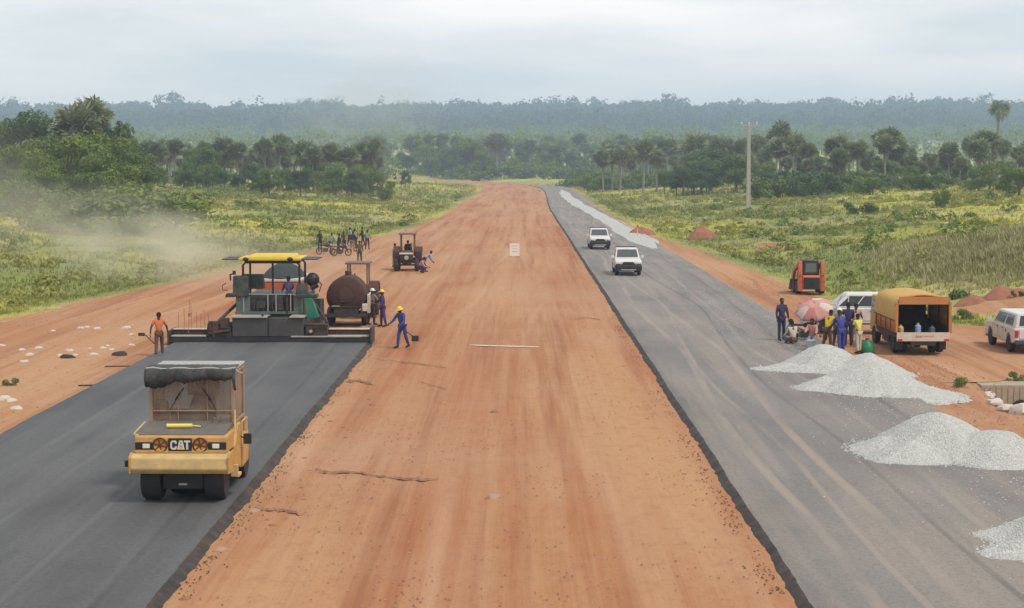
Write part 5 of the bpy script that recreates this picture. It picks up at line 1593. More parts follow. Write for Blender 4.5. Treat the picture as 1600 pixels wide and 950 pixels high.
def heap(label, bumps, seed, z0=AS_Z, name='gravel_heap', group='heaps of crushed stone on the asphalt', step=.09, stones=600, skew=0):
    """bumps: (x, y, rx, ry, h) cones; the height is their smooth maximum"""
    x0 = min(b[0] - b[2] for b in bumps) - .5; x1 = max(b[0] + b[2] for b in bumps) + .5
    y0 = min(b[1] - b[3] for b in bumps) - .5; y1 = max(b[1] + b[3] for b in bumps) + .5
    nx, ny = int((x1 - x0) / step), int((y1 - y0) / step)
    X, Y = np.meshgrid(np.linspace(x0, x1, nx), np.linspace(y0, y1, ny))
    Z = np.full_like(X, -1.0)
    for (bx, by, rx, ry, h) in bumps:
        ang = np.arctan2((Y - by) / ry, (X - bx) / rx)
        rag = 1 + .11 * (fbm(np.cos(ang) * 3 + seed, np.sin(ang) * 3 + bx, .8, seed) - .5) * 2
        r = np.sqrt(((X - bx) / rx) ** 2 + ((Y - by) / ry) ** 2) / rag
        Z = np.maximum(Z, h * (1.06 - np.sqrt(r * r + .012)) if h < .5 else h * (1.10 - np.sqrt(r * r * 1.06 + .09)) / .80)
    Z += .16 * (fbm(X, Y, .9, seed + 3) - .5) * (Z > -.1) + .05 * (fbm(X, Y, .16, seed + 4) - .5)
    keep = Z > -.03
    Zb = np.where(Z > 0, Z, Z * .6)
    zb = z0 * (1 - sstep(12.9, 13.3, X)) - .02
    V = np.stack([X.ravel(), Y.ravel(), (zb + Zb).ravel()], 1)
    i = np.arange(nx * ny).reshape(ny, nx)
    k = keep[:-1, :-1] | keep[:-1, 1:] | keep[1:, 1:] | keep[1:, :-1]
    F = np.stack([i[:-1, :-1][k], i[:-1, 1:][k], i[1:, 1:][k], i[1:, :-1][k]], 1)
    # loose stones round the foot belong to the heap
    rng = np.random.default_rng(seed)
    P = []
    tries = 0
    while len(P) < stones and tries < 40000:
        tries += 1
        b_ = bumps[rng.integers(len(bumps))]
        a_ = rng.uniform(0, 2 * PI); q_ = rng.uniform(.9, 1.0) + abs(rng.normal(0, .09))
        P.append((b_[0] + b_[2] * q_ * math.cos(a_), b_[1] + b_[3] * q_ * math.sin(a_)))
    P = np.array(P)
    s = rng.uniform(.02, .05, len(P)) * np.where(rng.random(len(P)) < .12, 2.0, 1.0)
    o = np.array([(1, 0, 0), (-.4, .9, 0), (-.5, -.8, 0), (0, 0, 1.1)])
    rt = rng.uniform(0, 6.28, len(P))
    SV = []
    for (a_, b2, c_) in o:
        SV.append(np.stack([P[:, 0] + s * (a_ * np.cos(rt) - b2 * np.sin(rt)), P[:, 1] + s * (a_ * np.sin(rt) + b2 * np.cos(rt)), z0 * (1 - sstep(12.9, 13.3, P[:, 0])) - .01 + s * c_], 1))
    SV = np.stack(SV, 1).reshape(-1, 3); n0 = len(V); m_ = len(P)
    ii = np.arange(m_) * 4 + n0
    SF = np.concatenate([np.stack([ii, ii + 1, ii + 3, ii + 3], 1), np.stack([ii + 1, ii + 2, ii + 3, ii + 3], 1), np.stack([ii + 2, ii, ii + 3, ii + 3], 1)])
    me = bpy.data.meshes.new(name)
    me.from_pydata(np.concatenate([V, SV]).tolist(), [], F.tolist() + [tuple(f[:3]) for f in SF.tolist()])
    me.materials.append(M['gravel'])
    me.polygons.foreach_set('use_smooth', [True] * len(me.polygons)); me.update()
    return tag(link(name, me), label, 'gravel heap', group)


heap('farthest gravel heap, in front of the group of workers', [(11.45, 66.8, 1.7, 2.2, .88), (12.9, 65.6, 1.6, 1.9, .66), (9.9, 66.0, 1.3, .8, .28), (10.6, 65.4, 1.3, .7, .30)], 11)
heap('second gravel heap, touching the farthest one and running onto the dirt shoulder', [(12.1, 60.8, 2.2, 2.6, .86), (13.2, 59.6, 1.6, 1.9, .46), (10.4, 60.3, 1.1, 1.0, .42)], 23)
heap('third gravel heap, broad one filling the asphalt edge near the right of the picture', [(11.2, 47.6, 1.8, 2.5, .98), (12.5, 46.4, 2.0, 2.0, .70), (9.75, 47.4, 1.0, 1.5, .40), (10.3, 46.2, 1.3, 1.3, .48)], 31)
heap('nearest gravel heap, cut by the right edge of the picture', [(11.6, 35.9, 1.9, 2.0, .95), (10.1, 34.8, 1.0, .9, .34), (10.25, 36.2, .9, .8, .30)], 43)

# long pale windrow along the outer edge of the far asphalt
n = 260; V, F = [], []
for i in range(n + 1):
    y = 158 + (485 - 158) * i / n
    w = 1.25 * min(1, (i + 2) / 14, (n - i + 3) / 40) * (1 + .25 * (vnoise(np.array([i * .21]), np.array([2.2]), 5)[0] - .5)) + .1
    c_ = 12.0 - 2.1 * sstep(190, 400, y) + .4 * (vnoise(np.array([i * .1]), np.array([7.2]), 9)[0] - .5) + float(xc(y))
    h_ = .05 * min(1, (i + 1) / 10) * random.uniform(.6, 1.3)
    V += [(c_ - w * 1.2, y, AS_Z - .005), (c_ - w * .5, y, AS_Z + h_ * .8), (c_ + w * .25, y, AS_Z + h_), (c_ + w, y, AS_Z - .04)]
for i in range(n):
    for k in range(3): a_ = i * 4 + k; F.append((a_, a_ + 1, a_ + 5, a_ + 4))
tag(link('gravel_windrow', np_mesh('gravel_windrow', V, F, M['gravel'], True)), 'long pale strip of gravel spread along the outer edge of the far asphalt', 'gravel strip')

# ------------------------------------------------------------------ stones, clods, rubbish
def rock_mesh(seed, m, sq=.6):
    rnd = random.Random(seed); b = MB(); b.ell((0, 0, 0), (1, 1, 1), 9, 6)
    b.v = [tuple(Vector(v) * (1 + .45 * mnoise.noise(Vector(v) * 1.3 + Vector((seed * 3.1, 0, 0))) )) for v in b.v]
    b.v = [(x, y, z * sq) for x, y, z in b.v]
    b.sm = [False] * len(b.sm)
    return b.mesh('rock', m)
M['pale_stone'] = mat('pale_stone', (.60, .52, .44), .85, dirt=.2)
M['pink_stone'] = mat('pinkish_stone', (.42, .25, .18), .9, dirt=.4)
M['dark_stone'] = mat('dark_stone', (.05, .035, .03), .9)
M['clod'] = mat('red_clod', (.28, .125, .068), .95, dirt=.4, dirt_col=(.38, .2, .12))
RK = {c: [rock_mesh(i + 1, M[c]) for i in range(3)] for c in ('pale_stone', 'dark_stone', 'clod', 'pink_stone')}
def rock(px, py, s, c, label, group, fl=1.0, name='stone', cat='stone'):
    q = at(px, py, -.02)
    o = link(name, random.choice(RK[c])); o.location = (q.x, q.y, q.z + s * .15); o.rotation_euler = (0, 0, random.uniform(0, 6)); o.scale = (s * fl, s, s * .8)
    return tag(o, label, cat, group)
G = 'pale stones scattered on the left dirt shoulder'
for px, py, s, lab in ((126, 514, .24, 'left of the three pale stones in the row farthest from the asphalt'), (136, 512, .2, 'middle of the three pale stones in the farthest row'), (152, 515, .26, 'right of the three pale stones in the farthest row'),
                       (83, 518, .16, 'lone small pale stone left of the row of three'), (197, 514, .28, 'pale pinkish stone farthest towards the orange worker'), (205, 523, .12, 'tiny pale stone just below the pinkish one'),
                       (34, 548, .2, 'small pale stone near the left edge, upper of its cluster'), (60, 545, .2, 'pinkish flat stone right of the left edge cluster'), (46, 556, .24, 'flat pale stone in the middle of the left cluster'),
                       (38, 566, .22, 'lower pale stone of the left edge cluster'), (94, 557, .2, 'yellowish stone directly left of the dark clod'), (109, 549, .22, 'pinkish stone above the dark clod'),
                       (117, 556, .16, 'greyish stone touching the dark clod on its right'), (147, 556, .26, 'large pale stone between the two dark objects'), (161, 545, .2, 'pale stone above and right of the large one'),
                       (140, 545, .13, 'small stone above the large pale one'), (168, 541, .14, 'small pale stone highest in the middle cluster'), (174, 547, .16, 'small pale stone left of the black object'),
                       (206, 541, .22, 'tall pale stone nearest the worker in orange'), (2, 541, .2, 'pale stone cut by the left picture edge'), (18, 628, .22, 'pale stone in the lower left cluster beside the asphalt'),
                       (26, 640, .26, 'large pale stone lowest of the lower left cluster'), (6, 626, .34, 'long pale stone at the left edge beside the asphalt')):
    rock(px, py, s * .78, 'pale_stone', lab, G, random.uniform(.9, 1.3))
rock(106, 560, .26, 'dark_stone', 'black clod among pale stones at the left', 'black clods on the left shoulder', 1.2, 'clod', 'clod')
rock(188, 556, .30, 'dark_stone', 'larger black clod near the worker in orange', 'black clods on the left shoulder', 1.2, 'clod', 'clod')
rock(772, 779, .16, 'pink_stone', 'pale stone on the near median in front of the camera', None, 1.2)
rock(762, 781, .09, 'clod', 'small red clod touching the pale stone on the near median', None, 1.2)
rock(773, 645, .13, 'clod', 'lone small clod in the middle of the median', None, 1.4)
rock(396, 801, .14, 'pink_stone', 'pinkish stone at the fresh asphalt edge by the short soil ridge', None, 1.3)
rock(344, 862, .14, 'pink_stone', 'pinkish stone at the fresh asphalt edge near the bottom of the picture', None, 1.3)
rock(288, 938, .10, 'clod', 'small clod on the dirt at the bottom by the asphalt', None, 1.3)
G = 'loose clods along the fresh asphalt edge'
for k in range(17):
    py = 565 + (k + random.random()) * 17
    ex = 811 - 6.0 * (py - 252) / 7.8
    px = ex + random.uniform(8, 75)
    far_ = 'just off the asphalt' if px - ex < 35 else 'well off the asphalt'
    wh = 'below the blue worker' if py < 640 else ('level with the road roller roof' if py < 700 else 'level with the road roller wheels')
    rock(px, py, random.uniform(.03, .08), 'clod', 'small dark clod %s, %s' % (far_, wh), G, 1.5, 'clod', 'clod')
G = 'clods beside the right asphalt edge'
for k in range(8):
    py = 430 + k * 46 + random.uniform(-16, 16)
    px = 811 + 4.6 * (py - 252) / 7.8 - random.uniform(6, 60)
    wh = 'level with the white pickups' if py < 480 else ('level with the lorry' if py < 580 else ('level with the gravel heaps' if py < 740 else 'near the bottom of the picture'))
    rock(px, py, random.uniform(.03, .07), 'clod', 'small clod left of the dusty asphalt, %s' % wh, G, 1.5, 'clod', 'clod')
# boards lying by the left mat edge
b = MB(); b.box(-.7, .7, -.06, .06, 0, .04); o = b.build('plank', M['rusty_dark']); o.location = at(193, 573, 0.0); o.rotation_euler = (0, 0, .1); tag(o, 'dark plank lying on the dirt by the left edge of the fresh asphalt', 'plank')
b = MB(); b.box(-.6, .6, -.05, .05, 0, .05); o = b.build('plank', M['rusty_dark']); o.location = at(150, 603, 0.0); o.rotation_euler = (0, 0, .15); tag(o, 'second dark plank half covered by dirt, left of the asphalt', 'plank')

# red earth heaps in the grass, right
def earth(px, py, rx, h, lab):
    q = at(px, py); n = 26; V, F = [], []
    z = hz(q.x, q.y)
    for i in range(n + 1):
        for k in range(n + 1):
            u, v = i / n * 2 - 1, k / n * 2 - 1
            r = math.hypot(u, v)
            hh = h * (max(0, 1 - r * r) ** 1.2) * (.75 + .6 * mnoise.noise(Vector((u * 1.6 + px, v * 1.6, 0)))) + .22 * h * mnoise.noise(Vector((u * 4.3 + px, v * 4.3, 0))) * max(0, 1.1 - r)
            X_, Y_ = q.x + u * rx, q.y + v * rx * 1.1
            V.append((X_, Y_, hz(X_, Y_) - .12 * r * r - (.4 if r > 1 else 0) + hh))
    for i in range(n):
        for k in range(n): a_ = i * (n + 1) + k; F.append((a_, a_ + n + 1, a_ + n + 2, a_ + 1))
    o = link('earth_heap', np_mesh('earth_heap', V, F, M['red_earth'], True))
    return tag(o, lab, 'earth heap', 'red earth heaps in the grass')
M['red_earth'] = mat('red_earth', (.34, .13, .075), .95, bump=.8, scale=1.6, dirt=.6, dirt_col=(.17, .11, .05))
earth(1096, 368, 1.9, 1.6, 'red earth heap in the grass between the utility pole and the road')
earth(1003, 366, 1.8, 1.0, 'low red earth heap at the outer edge of the far gravel strip')
earth(1566, 476, 1.5, .6, 'red earth bank in the grass behind the pickup at the right edge')
earth(1516, 476, 1.1, .5, 'small red earth bank in the grass just right of the lorry')
# marker post by the low heap
q = at(996, 372); t = thing('marker_post', 'thin pale marker post beside the low red earth heap', 'post', (q.x, q.y, -.1))
b = MB(); b.box(-.05, .05, -.05, .05, 0, 1.3); b.build('post', M['cream'], t); b = MB(); b.box(-.10, .10, -.07, .07, 1.1, 1.45); b.build('cap', M['orange'], t)

# drain headwall and rubble beside the side road
t = thing('culvert_headwall', 'low beige concrete headwall of a drain below the side road', 'headwall', (17.6, 62.9, -1.38))
M['beige'] = mat('weathered_concrete', (.40, .33, .24), .9, dirt=.5, dirt_col=(.25, .2, .12), bump=.3)
b = MB(); b.box(-1.3, 1.5, -.12, 1.2, 0, 1.32); b.build('wall', M['beige'], t, bevel=.02)
b = MB()
for x in (-1.3, 1.5):
    b = MB(); b.box(x - .1, x + .1, -1.3, -.121, 0, 1.0, 1, .6, 0, .3); b.build('wing_wall', M['beige'], t, bevel=.02)
b = MB()
for k in range(13): b.box(-1.2 + k * .21, -1.15 + k * .21, -.15, -.12, .1, 1.25)
b.build('rib', M['beige'], t)
b = MB(); b.M = Matrix.Translation((.1, -.13, .45)); b.lathe([(.36, .0), (.36, -.06), (.28, -.06), (.28, .0)], axis='Y', n=22); b.M = Matrix.Translation((.1, -.125, .45)); b.lathe([(.001, -.002), (.28, -.002)], axis='Y', n=22); b.build('pipe_mouth', M['black'], t)
G = 'rubble beside the drain at the right edge'
k = 0
for px, py, s in ((1560, 640, .40), (1585, 650, .5), (1572, 668, .32), (1598, 672, .5), (1545, 628, .25), (1580, 628, .45), (1555, 655, .28), (1596, 640, .3)):
    q = at(px, py, -.6); q.z = hz(q.x, q.y)
    o = link('stone', RK['pale_stone'][k % 3]); o.location = (q.x, q.y, q.z + s * .2); o.scale = (s, s, s * .8); o.rotation_euler = (0, 0, k)
    tag(o, ('medium stone', 'largest stone', 'small flat stone', 'big stone cut by the picture edge', 'smallest stone', 'tilted stone', 'round small stone', 'upper stone')[k] + ' in the pinkish rubble by the drain headwall', 'stone', G); k += 1

# ------------------------------------------------------------------ crumbs and pebbles (nobody could count them)
def crumbs(name, n, m, seed, sampler, smin, smax):
    rng = np.random.default_rng(seed)
    x, y, z = sampler(rng, n)
    s = rng.uniform(smin, smax, len(x)) ; t = rng.uniform(0, 6.28, len(x))
    V = []
    for a_, b_, c_ in ((1, 0, 0), (-.5, .8, 0), (-.5, -.8, 0), (.1, 0, .8)):
        V.append(np.stack([x + s * (a_ * np.cos(t) - b_ * np.sin(t)), y + s * (a_ * np.sin(t) + b_ * np.cos(t)), z + s * c_], 1))
    V = np.stack(V, 1).reshape(-1, 3); i = np.arange(len(x)) * 4
    F = np.concatenate([np.stack([i, i + 1, i + 3], 1), np.stack([i + 1, i + 2, i + 3], 1), np.stack([i + 2, i, i + 3], 1)])
    return tag(link(name, np_mesh(name, V, F, m)), kind='stuff')
def on_median(rng, n):
    y = 26 * (110 / 26) ** rng.random(n); x = rng.uniform(-6.0, 4.7, n)
    k = fbm(x, y * .3, 1.3, 91) > rng.uniform(.35, .7, n)
    return x[k], y[k], np.full(k.sum(), .015)
def along_edges(rng, n):
    y = 26 * (90 / 26) ** rng.random(n); s = rng.random(n) < .5
    o = np.abs(rng.normal(0, .20, n)) + .16
    x = np.where(s & (y < 75), -6.35 + o, 4.95 - o)
    k = fbm(x * 0, y, 1.1, 92) > rng.uniform(.3, .65, n)
    return x[k], y[k], np.full(k.sum(), .015)
def on_asphalt(rng, n):
    y = 26 * (110 / 26) ** rng.random(n); x = 13 - np.abs(rng.normal(0, 1.9, n))
    k = (x > 5.4)
    return x[k], y[k], np.full(k.sum(), AS_Z + .012)
def on_shoulder(rng, n):
    y = 48 * (120 / 48) ** rng.random(n); x = np.where(rng.random(n) < .6, rng.uniform(-30, -15, n), rng.uniform(13.4, 17, n))
    return x, y, np.full(n, -.005)
M['clod_dark'] = mat('tarry_clod', (.09, .055, .04), .9, dirt=.6, dirt_col=(.2, .1, .06))
crumbs('pebbles', 3500, M['clod'], 81, on_median, .012, .04)
crumbs('pale_grit', 1500, M['pink_stone'], 82, on_median, .012, .035)
crumbs('asphalt_crumbs', 1700, M['clod_dark'], 83, along_edges, .010, .038)
crumbs('loose_gravel', 2600, M['gravel'], 84, on_asphalt, .012, .035)
crumbs('pebbles', 2600, M['clod'], 85, on_shoulder, .02, .06)
# ------------------------------------------------------------------ vegetation
def leaf_mat(name, a, b, c, sat_var=0.25, thin=0.25):
    """per-leaf and per-plant variation between three real leaf colours"""
    m = bpy.data.materials.new(name)
    m.use_nodes = True
    nt = m.node_tree
    p = nt.nodes['Principled BSDF']
    p.inputs['Roughness'].default_value = 0.7
    p.inputs['Specular IOR Level'].default_value = 0.2
    g = nt.nodes.new('ShaderNodeNewGeometry')
    oi = nt.nodes.new('ShaderNodeObjectInfo')
    col = ramp(nt, g.outputs['Random Per Island'], [(0.0, a), (0.5, b), (1.0, c)])
    col = mixc(nt, mth(nt, 'MULTIPLY', oi.outputs['Random'], 0.5), col, tuple(v * 0.55 for v in b))
    n = wnoise(nt, 0.25, 3)
    col = mixc(nt, ramp(nt, n, [(0.4, 0.0), (0.65, 0.45)]), col, c)
    nt.links.new(col, p.inputs['Base Color'])
    tr_ = nd(nt, 'ShaderNodeBsdfTranslucent', {'Color': col})
    mx = nd(nt, 'ShaderNodeMixShader', {0: thin, 1: p.outputs[0], 2: tr_.outputs[0]})
    nt.links.new(mx.outputs[0], nt.nodes['Material Output'].inputs['Surface'])
    return m


M['leaf'] = leaf_mat('broad_leaf', (0.066, 0.112, 0.043), (0.129, 0.200, 0.056), (0.246, 0.317, 0.074))
M['leaf_bright'] = leaf_mat('bright_leaf', (0.09, 0.14, 0.040), (0.17, 0.235, 0.05), (0.28, 0.34, 0.07))
M['leaf_dark'] = leaf_mat('dark_leaf', (0.054, 0.093, 0.054), (0.099, 0.159, 0.070), (0.176, 0.235, 0.089))
M['palm_leaf'] = leaf_mat('palm_leaf', (0.104, 0.133, 0.076), (0.190, 0.229, 0.117), (0.351, 0.367, 0.200))
M['dead_leaf'] = leaf_mat('dead_palm_leaf', (0.193, 0.149, 0.101), (0.288, 0.240, 0.168), (0.408, 0.348, 0.264))
M['leaf_meadow'] = leaf_mat('meadow_leaf', (0.23, 0.26, 0.065), (0.34, 0.345, 0.075), (0.47, 0.43, 0.12))
M['leaf_ridge'] = leaf_mat('ridge_leaf', (0.024, 0.036, 0.030), (0.040, 0.055, 0.042), (0.062, 0.078, 0.055), thin=.1)
M['bark'] = mat('bark', (0.16, 0.14, 0.115), 0.9, bump=0.5, scale=4)
M['palm_bark'] = mat('palm_bark', (0.25, 0.23, 0.20), 0.9, bump=0.5, scale=4)


def leaf_cards(P, size, rng, N=None):
    """one small pointed leaf spray (2 triangles folded) per point"""
    n = len(P)
    a = rng.normal(size=(n, 3))
    if N is not None:      # sprays lie on the outside of their clump, facing outward
        q = N + rng.normal(size=(n, 3)) * .38; q /= np.linalg.norm(q, axis=1)[:, None]
        a -= q * (a * q).sum(1)[:, None]
    a /= np.linalg.norm(a, axis=1)[:, None]
    b = rng.normal(size=(n, 3)) if N is None else np.cross(q, a); b -= a * (a * b).sum(1)[:, None]; b /= np.linalg.norm(b, axis=1)[:, None]
    s = (size * rng.uniform(0.55, 1.35, n))[:, None]
    w = s * rng.uniform(0.35, 0.6, n)[:, None]
    c = np.cross(a, b) * s * 0.15
    V = np.stack([P - a * s * .5, P + b * w * .5 + c, P + a * s * .5, P - b * w * .5 + c], 1).reshape(-1, 3)
    F = np.arange(4 * n).reshape(n, 4)
    return V, F


def crown_points(blobs, n, rng, solid=0.35):
    vol = np.array([b[3] ** 2 for b in blobs]); vol /= vol.sum()
    k = rng.choice(len(blobs), n, p=vol)
    B = np.array(blobs)[k]
    d = rng.normal(size=(n, 3)); d /= np.linalg.norm(d, axis=1)[:, None]
    r = np.clip(rng.beta(7, 1.4, n), 0, 1)[:, None]
    lump = 1 + 0.22 * np.sin(d[:, :1] * 7 + k[:, None]) * np.cos(d[:, 1:2] * 6 + k[:, None] * 2)
    P = B[:, :3] + d * r * B[:, 3:4] * np.array([1, 1, 0.8]) * lump
    return P, d


def broad_tree(seed, h, spread, n=3600, leaf=0.42, leafm='leaf', low=0.30, trunk=True):
    rng = np.random.default_rng(seed); rnd = random.Random(seed)
    blobs, mb = [], MB()
    tr0 = Vector((0, 0, -0.6)); top = Vector((rnd.uniform(-.4, .4), rnd.uniform(-.4, .4), h * 0.45))
    if trunk: mb.path([tr0, top * 0.5 + Vector((.1, 0, 0)), top], [0.035 * h, 0.026 * h, 0.018 * h], 8)
    nb = rnd.randint(13, 18)
    for i in range(nb):
        t = 2 * PI * i / nb * 1.62 * 2 + rnd.uniform(-.4, .4)
        rr = spread * (0.15 + 0.55 * rnd.random() ** .6)
        zz = h * (low + (0.88 - low) * rnd.random()) if i > 2 else h * rnd.uniform(.76, .86)
        if i <= 2: rr *= 0.5
        br = spread * rnd.uniform(0.20, 0.36)
        c = Vector((math.cos(t) * rr, math.sin(t) * rr, min(zz, h - br * 0.8)))
        blobs.append((c.x, c.y, c.z, br))
        if trunk: mb.path([top * rnd.uniform(.55, 1), (top + c) * .5 + Vector((0, 0, -.3)), c], [0.013 * h, 0.009 * h, 0.003 * h], 6)
    # small satellites break the outline
    for i in range(16):
        b = blobs[rnd.randrange(nb)]
        d = Vector((rnd.gauss(0, 1), rnd.gauss(0, 1), rnd.gauss(.3, 1))).normalized() * b[3] * rnd.uniform(.85, 1.15)
        blobs.append((b[0] + d.x, b[1] + d.y, max(h * low * .8, b[2] + d.z * .8), b[3] * rnd.uniform(.2, .42)))
    P, N = crown_points(blobs, n, rng)
    V, F = leaf_cards(P, leaf, rng, N)
    crown = np_mesh('crown', V, F, M[leafm])
    return crown, (mb.mesh('trunk', M['bark']) if trunk else None), h


def bush(seed, h, spread, n=1500, leaf=0.30, leafm='leaf'):
    rng = np.random.default_rng(seed); rnd = random.Random(seed)
    blobs, mb = [], MB()
    for i in range(8):
        t = rnd.uniform(0, 2 * PI); rr = spread * .75 * rnd.random() ** .5
        br = spread * rnd.uniform(.24, .46) * (1 - .25 * rr / spread)
        c = (math.cos(t) * rr, math.sin(t) * rr, min(h - br * .8, h * rnd.uniform(.15, .75)))
        blobs.append(c + (br,))
        mb.path([(0, 0, -.5), (c[0] * .5, c[1] * .5, max(.1, c[2] * .6)), c], [.05, .035, .012], 5)
    P, N = crown_points(blobs, n, rng)
    P[:, 2] = np.maximum(P[:, 2], -0.2)
    V, F = leaf_cards(P, leaf, rng, N)
    return np_mesh('foliage', V, F, M[leafm]), mb.mesh('stem', M['bark']), h


def palm(seed, h, fans=34, fr=1.25, dead=18, lean=0.3):
    """fan palm: ball of stiff fans, a skirt of hanging dead ones and a pale straight trunk"""
    rnd = random.Random(seed)
    V, F, V2, F2 = [], [], [], []
    top = Vector((rnd.uniform(-lean, lean), rnd.uniform(-lean, lean), h - 1.9 * fr))

    def fan(Vl, Fl, az, el, pet, r, droop, nseg=9):
        d = Vector((math.cos(az) * math.cos(el), math.sin(az) * math.cos(el), math.sin(el)))
        base = top + d * pet
        side = d.cross(Vector((0, 0, 1)))
        side = side.normalized() if side.length > .05 else Vector((1, 0, 0))
        side = (side + d.cross(side) * rnd.uniform(-1.3, 1.3)).normalized()
        b0 = len(Vl)
        Vl += [top + side * .04, top - side * .04, base]
        Fl.append((b0, b0 + 1, b0 + 2))
        for k in range(nseg):
            t = (k / (nseg - 1) - .5) * math.radians(230)
            q = d * math.cos(t) + side * math.sin(t)
            q2 = d * math.cos(t + .19) + side * math.sin(t + .19)
            q0 = d * math.cos(t - .19) + side * math.sin(t - .19)
            e = r * rnd.uniform(.85, 1.1)
            b0 = len(Vl)
            Vl += [base, base + q0 * e * .6 - Vector((0, 0, droop * .3)), base + q * e - Vector((0, 0, droop)), base + q2 * e * .6 - Vector((0, 0, droop * .3))]
            Fl.append((b0, b0 + 1, b0 + 2)); Fl.append((b0, b0 + 2, b0 + 3))
    for i in range(fans):
        el = math.asin(min(1, -0.35 + 1.33 * (i + .5) / fans))
        fan(V, F, i * 2.4 + rnd.uniform(-.3, .3), el, fr * rnd.uniform(.75, 1.15), fr * rnd.uniform(.75, 1.05), 0.12 * fr)
    for i in range(dead):
        fan(V2, F2, i * 2.4 + rnd.uniform(-.5, .5), math.radians(rnd.uniform(-80, -25)), fr * rnd.uniform(.6, 1.0), fr * rnd.uniform(.5, .85), .35 * fr, 6)
    mb = MB()
    pts = [Vector((0, 0, -.6)).lerp(top, t) + Vector((math.sin(t * 3 + seed) * .06, 0, 0)) for t in (0, .2, .45, .6, .8, 1)]
    mb.path(pts, [.34, .25, .23, .27, .22, .19], 9)
    return (np_mesh('crown', [tuple(v) for v in V], F, M['palm_leaf']),
            np_mesh('dead_fronds', [tuple(v) for v in V2], F2, M['dead_leaf']) if dead else None,
            mb.mesh('trunk', M['palm_bark']), h)


BT = {
    'leaf': [broad_tree(100 + i, 10, 5.2, 8000, .36, 'leaf') for i in range(3)],
    'leaf_bright': [broad_tree(120 + i, 10, 5.6, 9000, .34, 'leaf_bright', low=.18) for i in range(3)],
    'leaf_dark': [broad_tree(140 + i, 10, 5.0, 8000, .36, 'leaf_dark') for i in range(3)],
}
BU = {
    'leaf': [bush(200 + i, 3, 2.6, leafm='leaf') for i in range(3)],
    'leaf_bright': [bush(220 + i, 3, 2.8, leafm='leaf_bright') for i in range(2)],
    'leaf_dark': [bush(240 + i, 3, 2.6, leafm='leaf_dark') for i in range(2)],
}
PA = [palm(300 + i, 12 + (i % 3), fans=46 + 4 * (i % 4), fr=1.55 + .14 * (i % 4), dead=22 + 8 * (i % 3)) for i in range(6)]
PA_CLEAN = [palm(330 + i, 14, fans=30, fr=1.2, dead=4) for i in range(2)]


def set_plant(name, parts, x, y, h, native, label, cat, group=None, wide=1.0, rz=None):
    z = hz(x, y) - 0.1
    t = thing(name, label, cat, (x, y, z), random.uniform(0, 6.28) if rz is None else rz, group)
    s = h / native
    t.scale = (s * wide, s * wide, s)
    for nm, me in parts:
        if me is not None: link(nm, me, t)
    return t


def put(kind, x, y, h, label, group=None, tone='leaf', wide=1.0, var=None):
    if kind == 'palm':
        c, d, tr_, n = (PA[var] if var is not None else random.choice(PA))
        return set_plant('palm_tree', (('crown', c), ('dead_fronds', d), ('trunk', tr_)), x, y, h, n, label, 'palm tree', group, wide)
    if kind == 'palm_clean':
        c, d, tr_, n = random.choice(PA_CLEAN)
        return set_plant('palm_tree', (('crown', c), ('dead_fronds', d), ('trunk', tr_)), x, y, h, n, label, 'palm tree', group, wide)
    if kind == 'tree':
        c, tr_, n = random.choice(BT[tone])
        return set_plant('broadleaf_tree', (('crown', c), ('trunk', tr_)), x, y, h, n, label, 'tree', group, wide)
    c, tr_, n = random.choice(BU[tone])
    return set_plant('bush', (('foliage', c), ('stem', tr_)), x, y, h, n, label, 'bush', group, wide)


def hero(kind, px, D, top, label, tone='leaf', wide=1.0, group=None, var=None):
    """stand a plant D metres off so that its top reaches the photograph's row"""
    x = (px - 811) * D / FPX
    zt = CAM_H + (252 - top) * D / FPX
    return put(kind, x, D, max(.5, zt - hz(x, D)), label, group, tone, wide, var)


# --- named plants, left of the road
hero('palm', 118, 244, 150, 'tallest palm on the left, twin crown rising above the bright green thicket', var=3, wide=.9)
hero('palm', 148, 250, 143, 'palm with the highest top on the left skyline, its dead fronds hanging grey', var=5, wide=.95)
hero('tree', 35, 239, 172, 'dark rounded tree poking above the thicket at the left edge', 'leaf_dark', 1.1)
hero('tree', 182, 254, 182, 'dark domed tree just right of the tallest palms on the left', 'leaf_dark', .8)
hero('tree', 105, 220, 205, 'bright green spreading tree in front of the twin palms', 'leaf_bright', 1.3)
hero('tree', 160, 212, 228, 'yellow green broad tree in the middle of the left thicket', 'leaf_bright', 1.2)
hero('tree', 30, 209, 222, 'bright green tree low at the left edge of the picture', 'leaf_bright', 1.25)
hero('tree', 208, 216, 250, 'rounded dark tree ending the left thicket above the meadow', 'leaf', 1.2)
hero('tree', 140, 199, 262, 'broad olive tree at the foot of the left thicket', 'leaf', 1.35)
hero('tree', 70, 199, 258, 'broad green tree at the foot of the thicket near the left edge', 'leaf_bright', 1.3)
hero('palm', 262, 400, 212, 'wide dark palm crown between the left thicket and the palm grove', var=4, wide=1.3)
hero('tree', 318, 390, 226, 'green tree under the dark wide palm crown', 'leaf', 1.2)
hero('palm', 352, 400, 208, 'slim dark palm behind the green tree left of the grove')
hero('palm', 415, 395, 212, 'left palm of the grove with bare white trunk')
hero('palm', 437, 405, 203, 'highest palm of the grove left of the road')
hero('palm', 490, 380, 222, 'palm with pale straight trunk in front of the left grove')
hero('palm', 516, 390, 218, 'palm in the middle of the grove right of the pale trunk')
hero('palm', 548, 395, 232, 'shaggy palm near the right end of the left grove')
hero('palm', 578, 400, 240, 'last palm of the left grove, closest to the bend')
hero('tree', 634, 470, 266, 'lone small dark tree on the meadow before the bend', 'leaf_dark', .7)
hero('bush', 95, 185, 325, 'rounded dark bush in the dust at the foot of the left thicket', 'leaf_dark', 1.0)
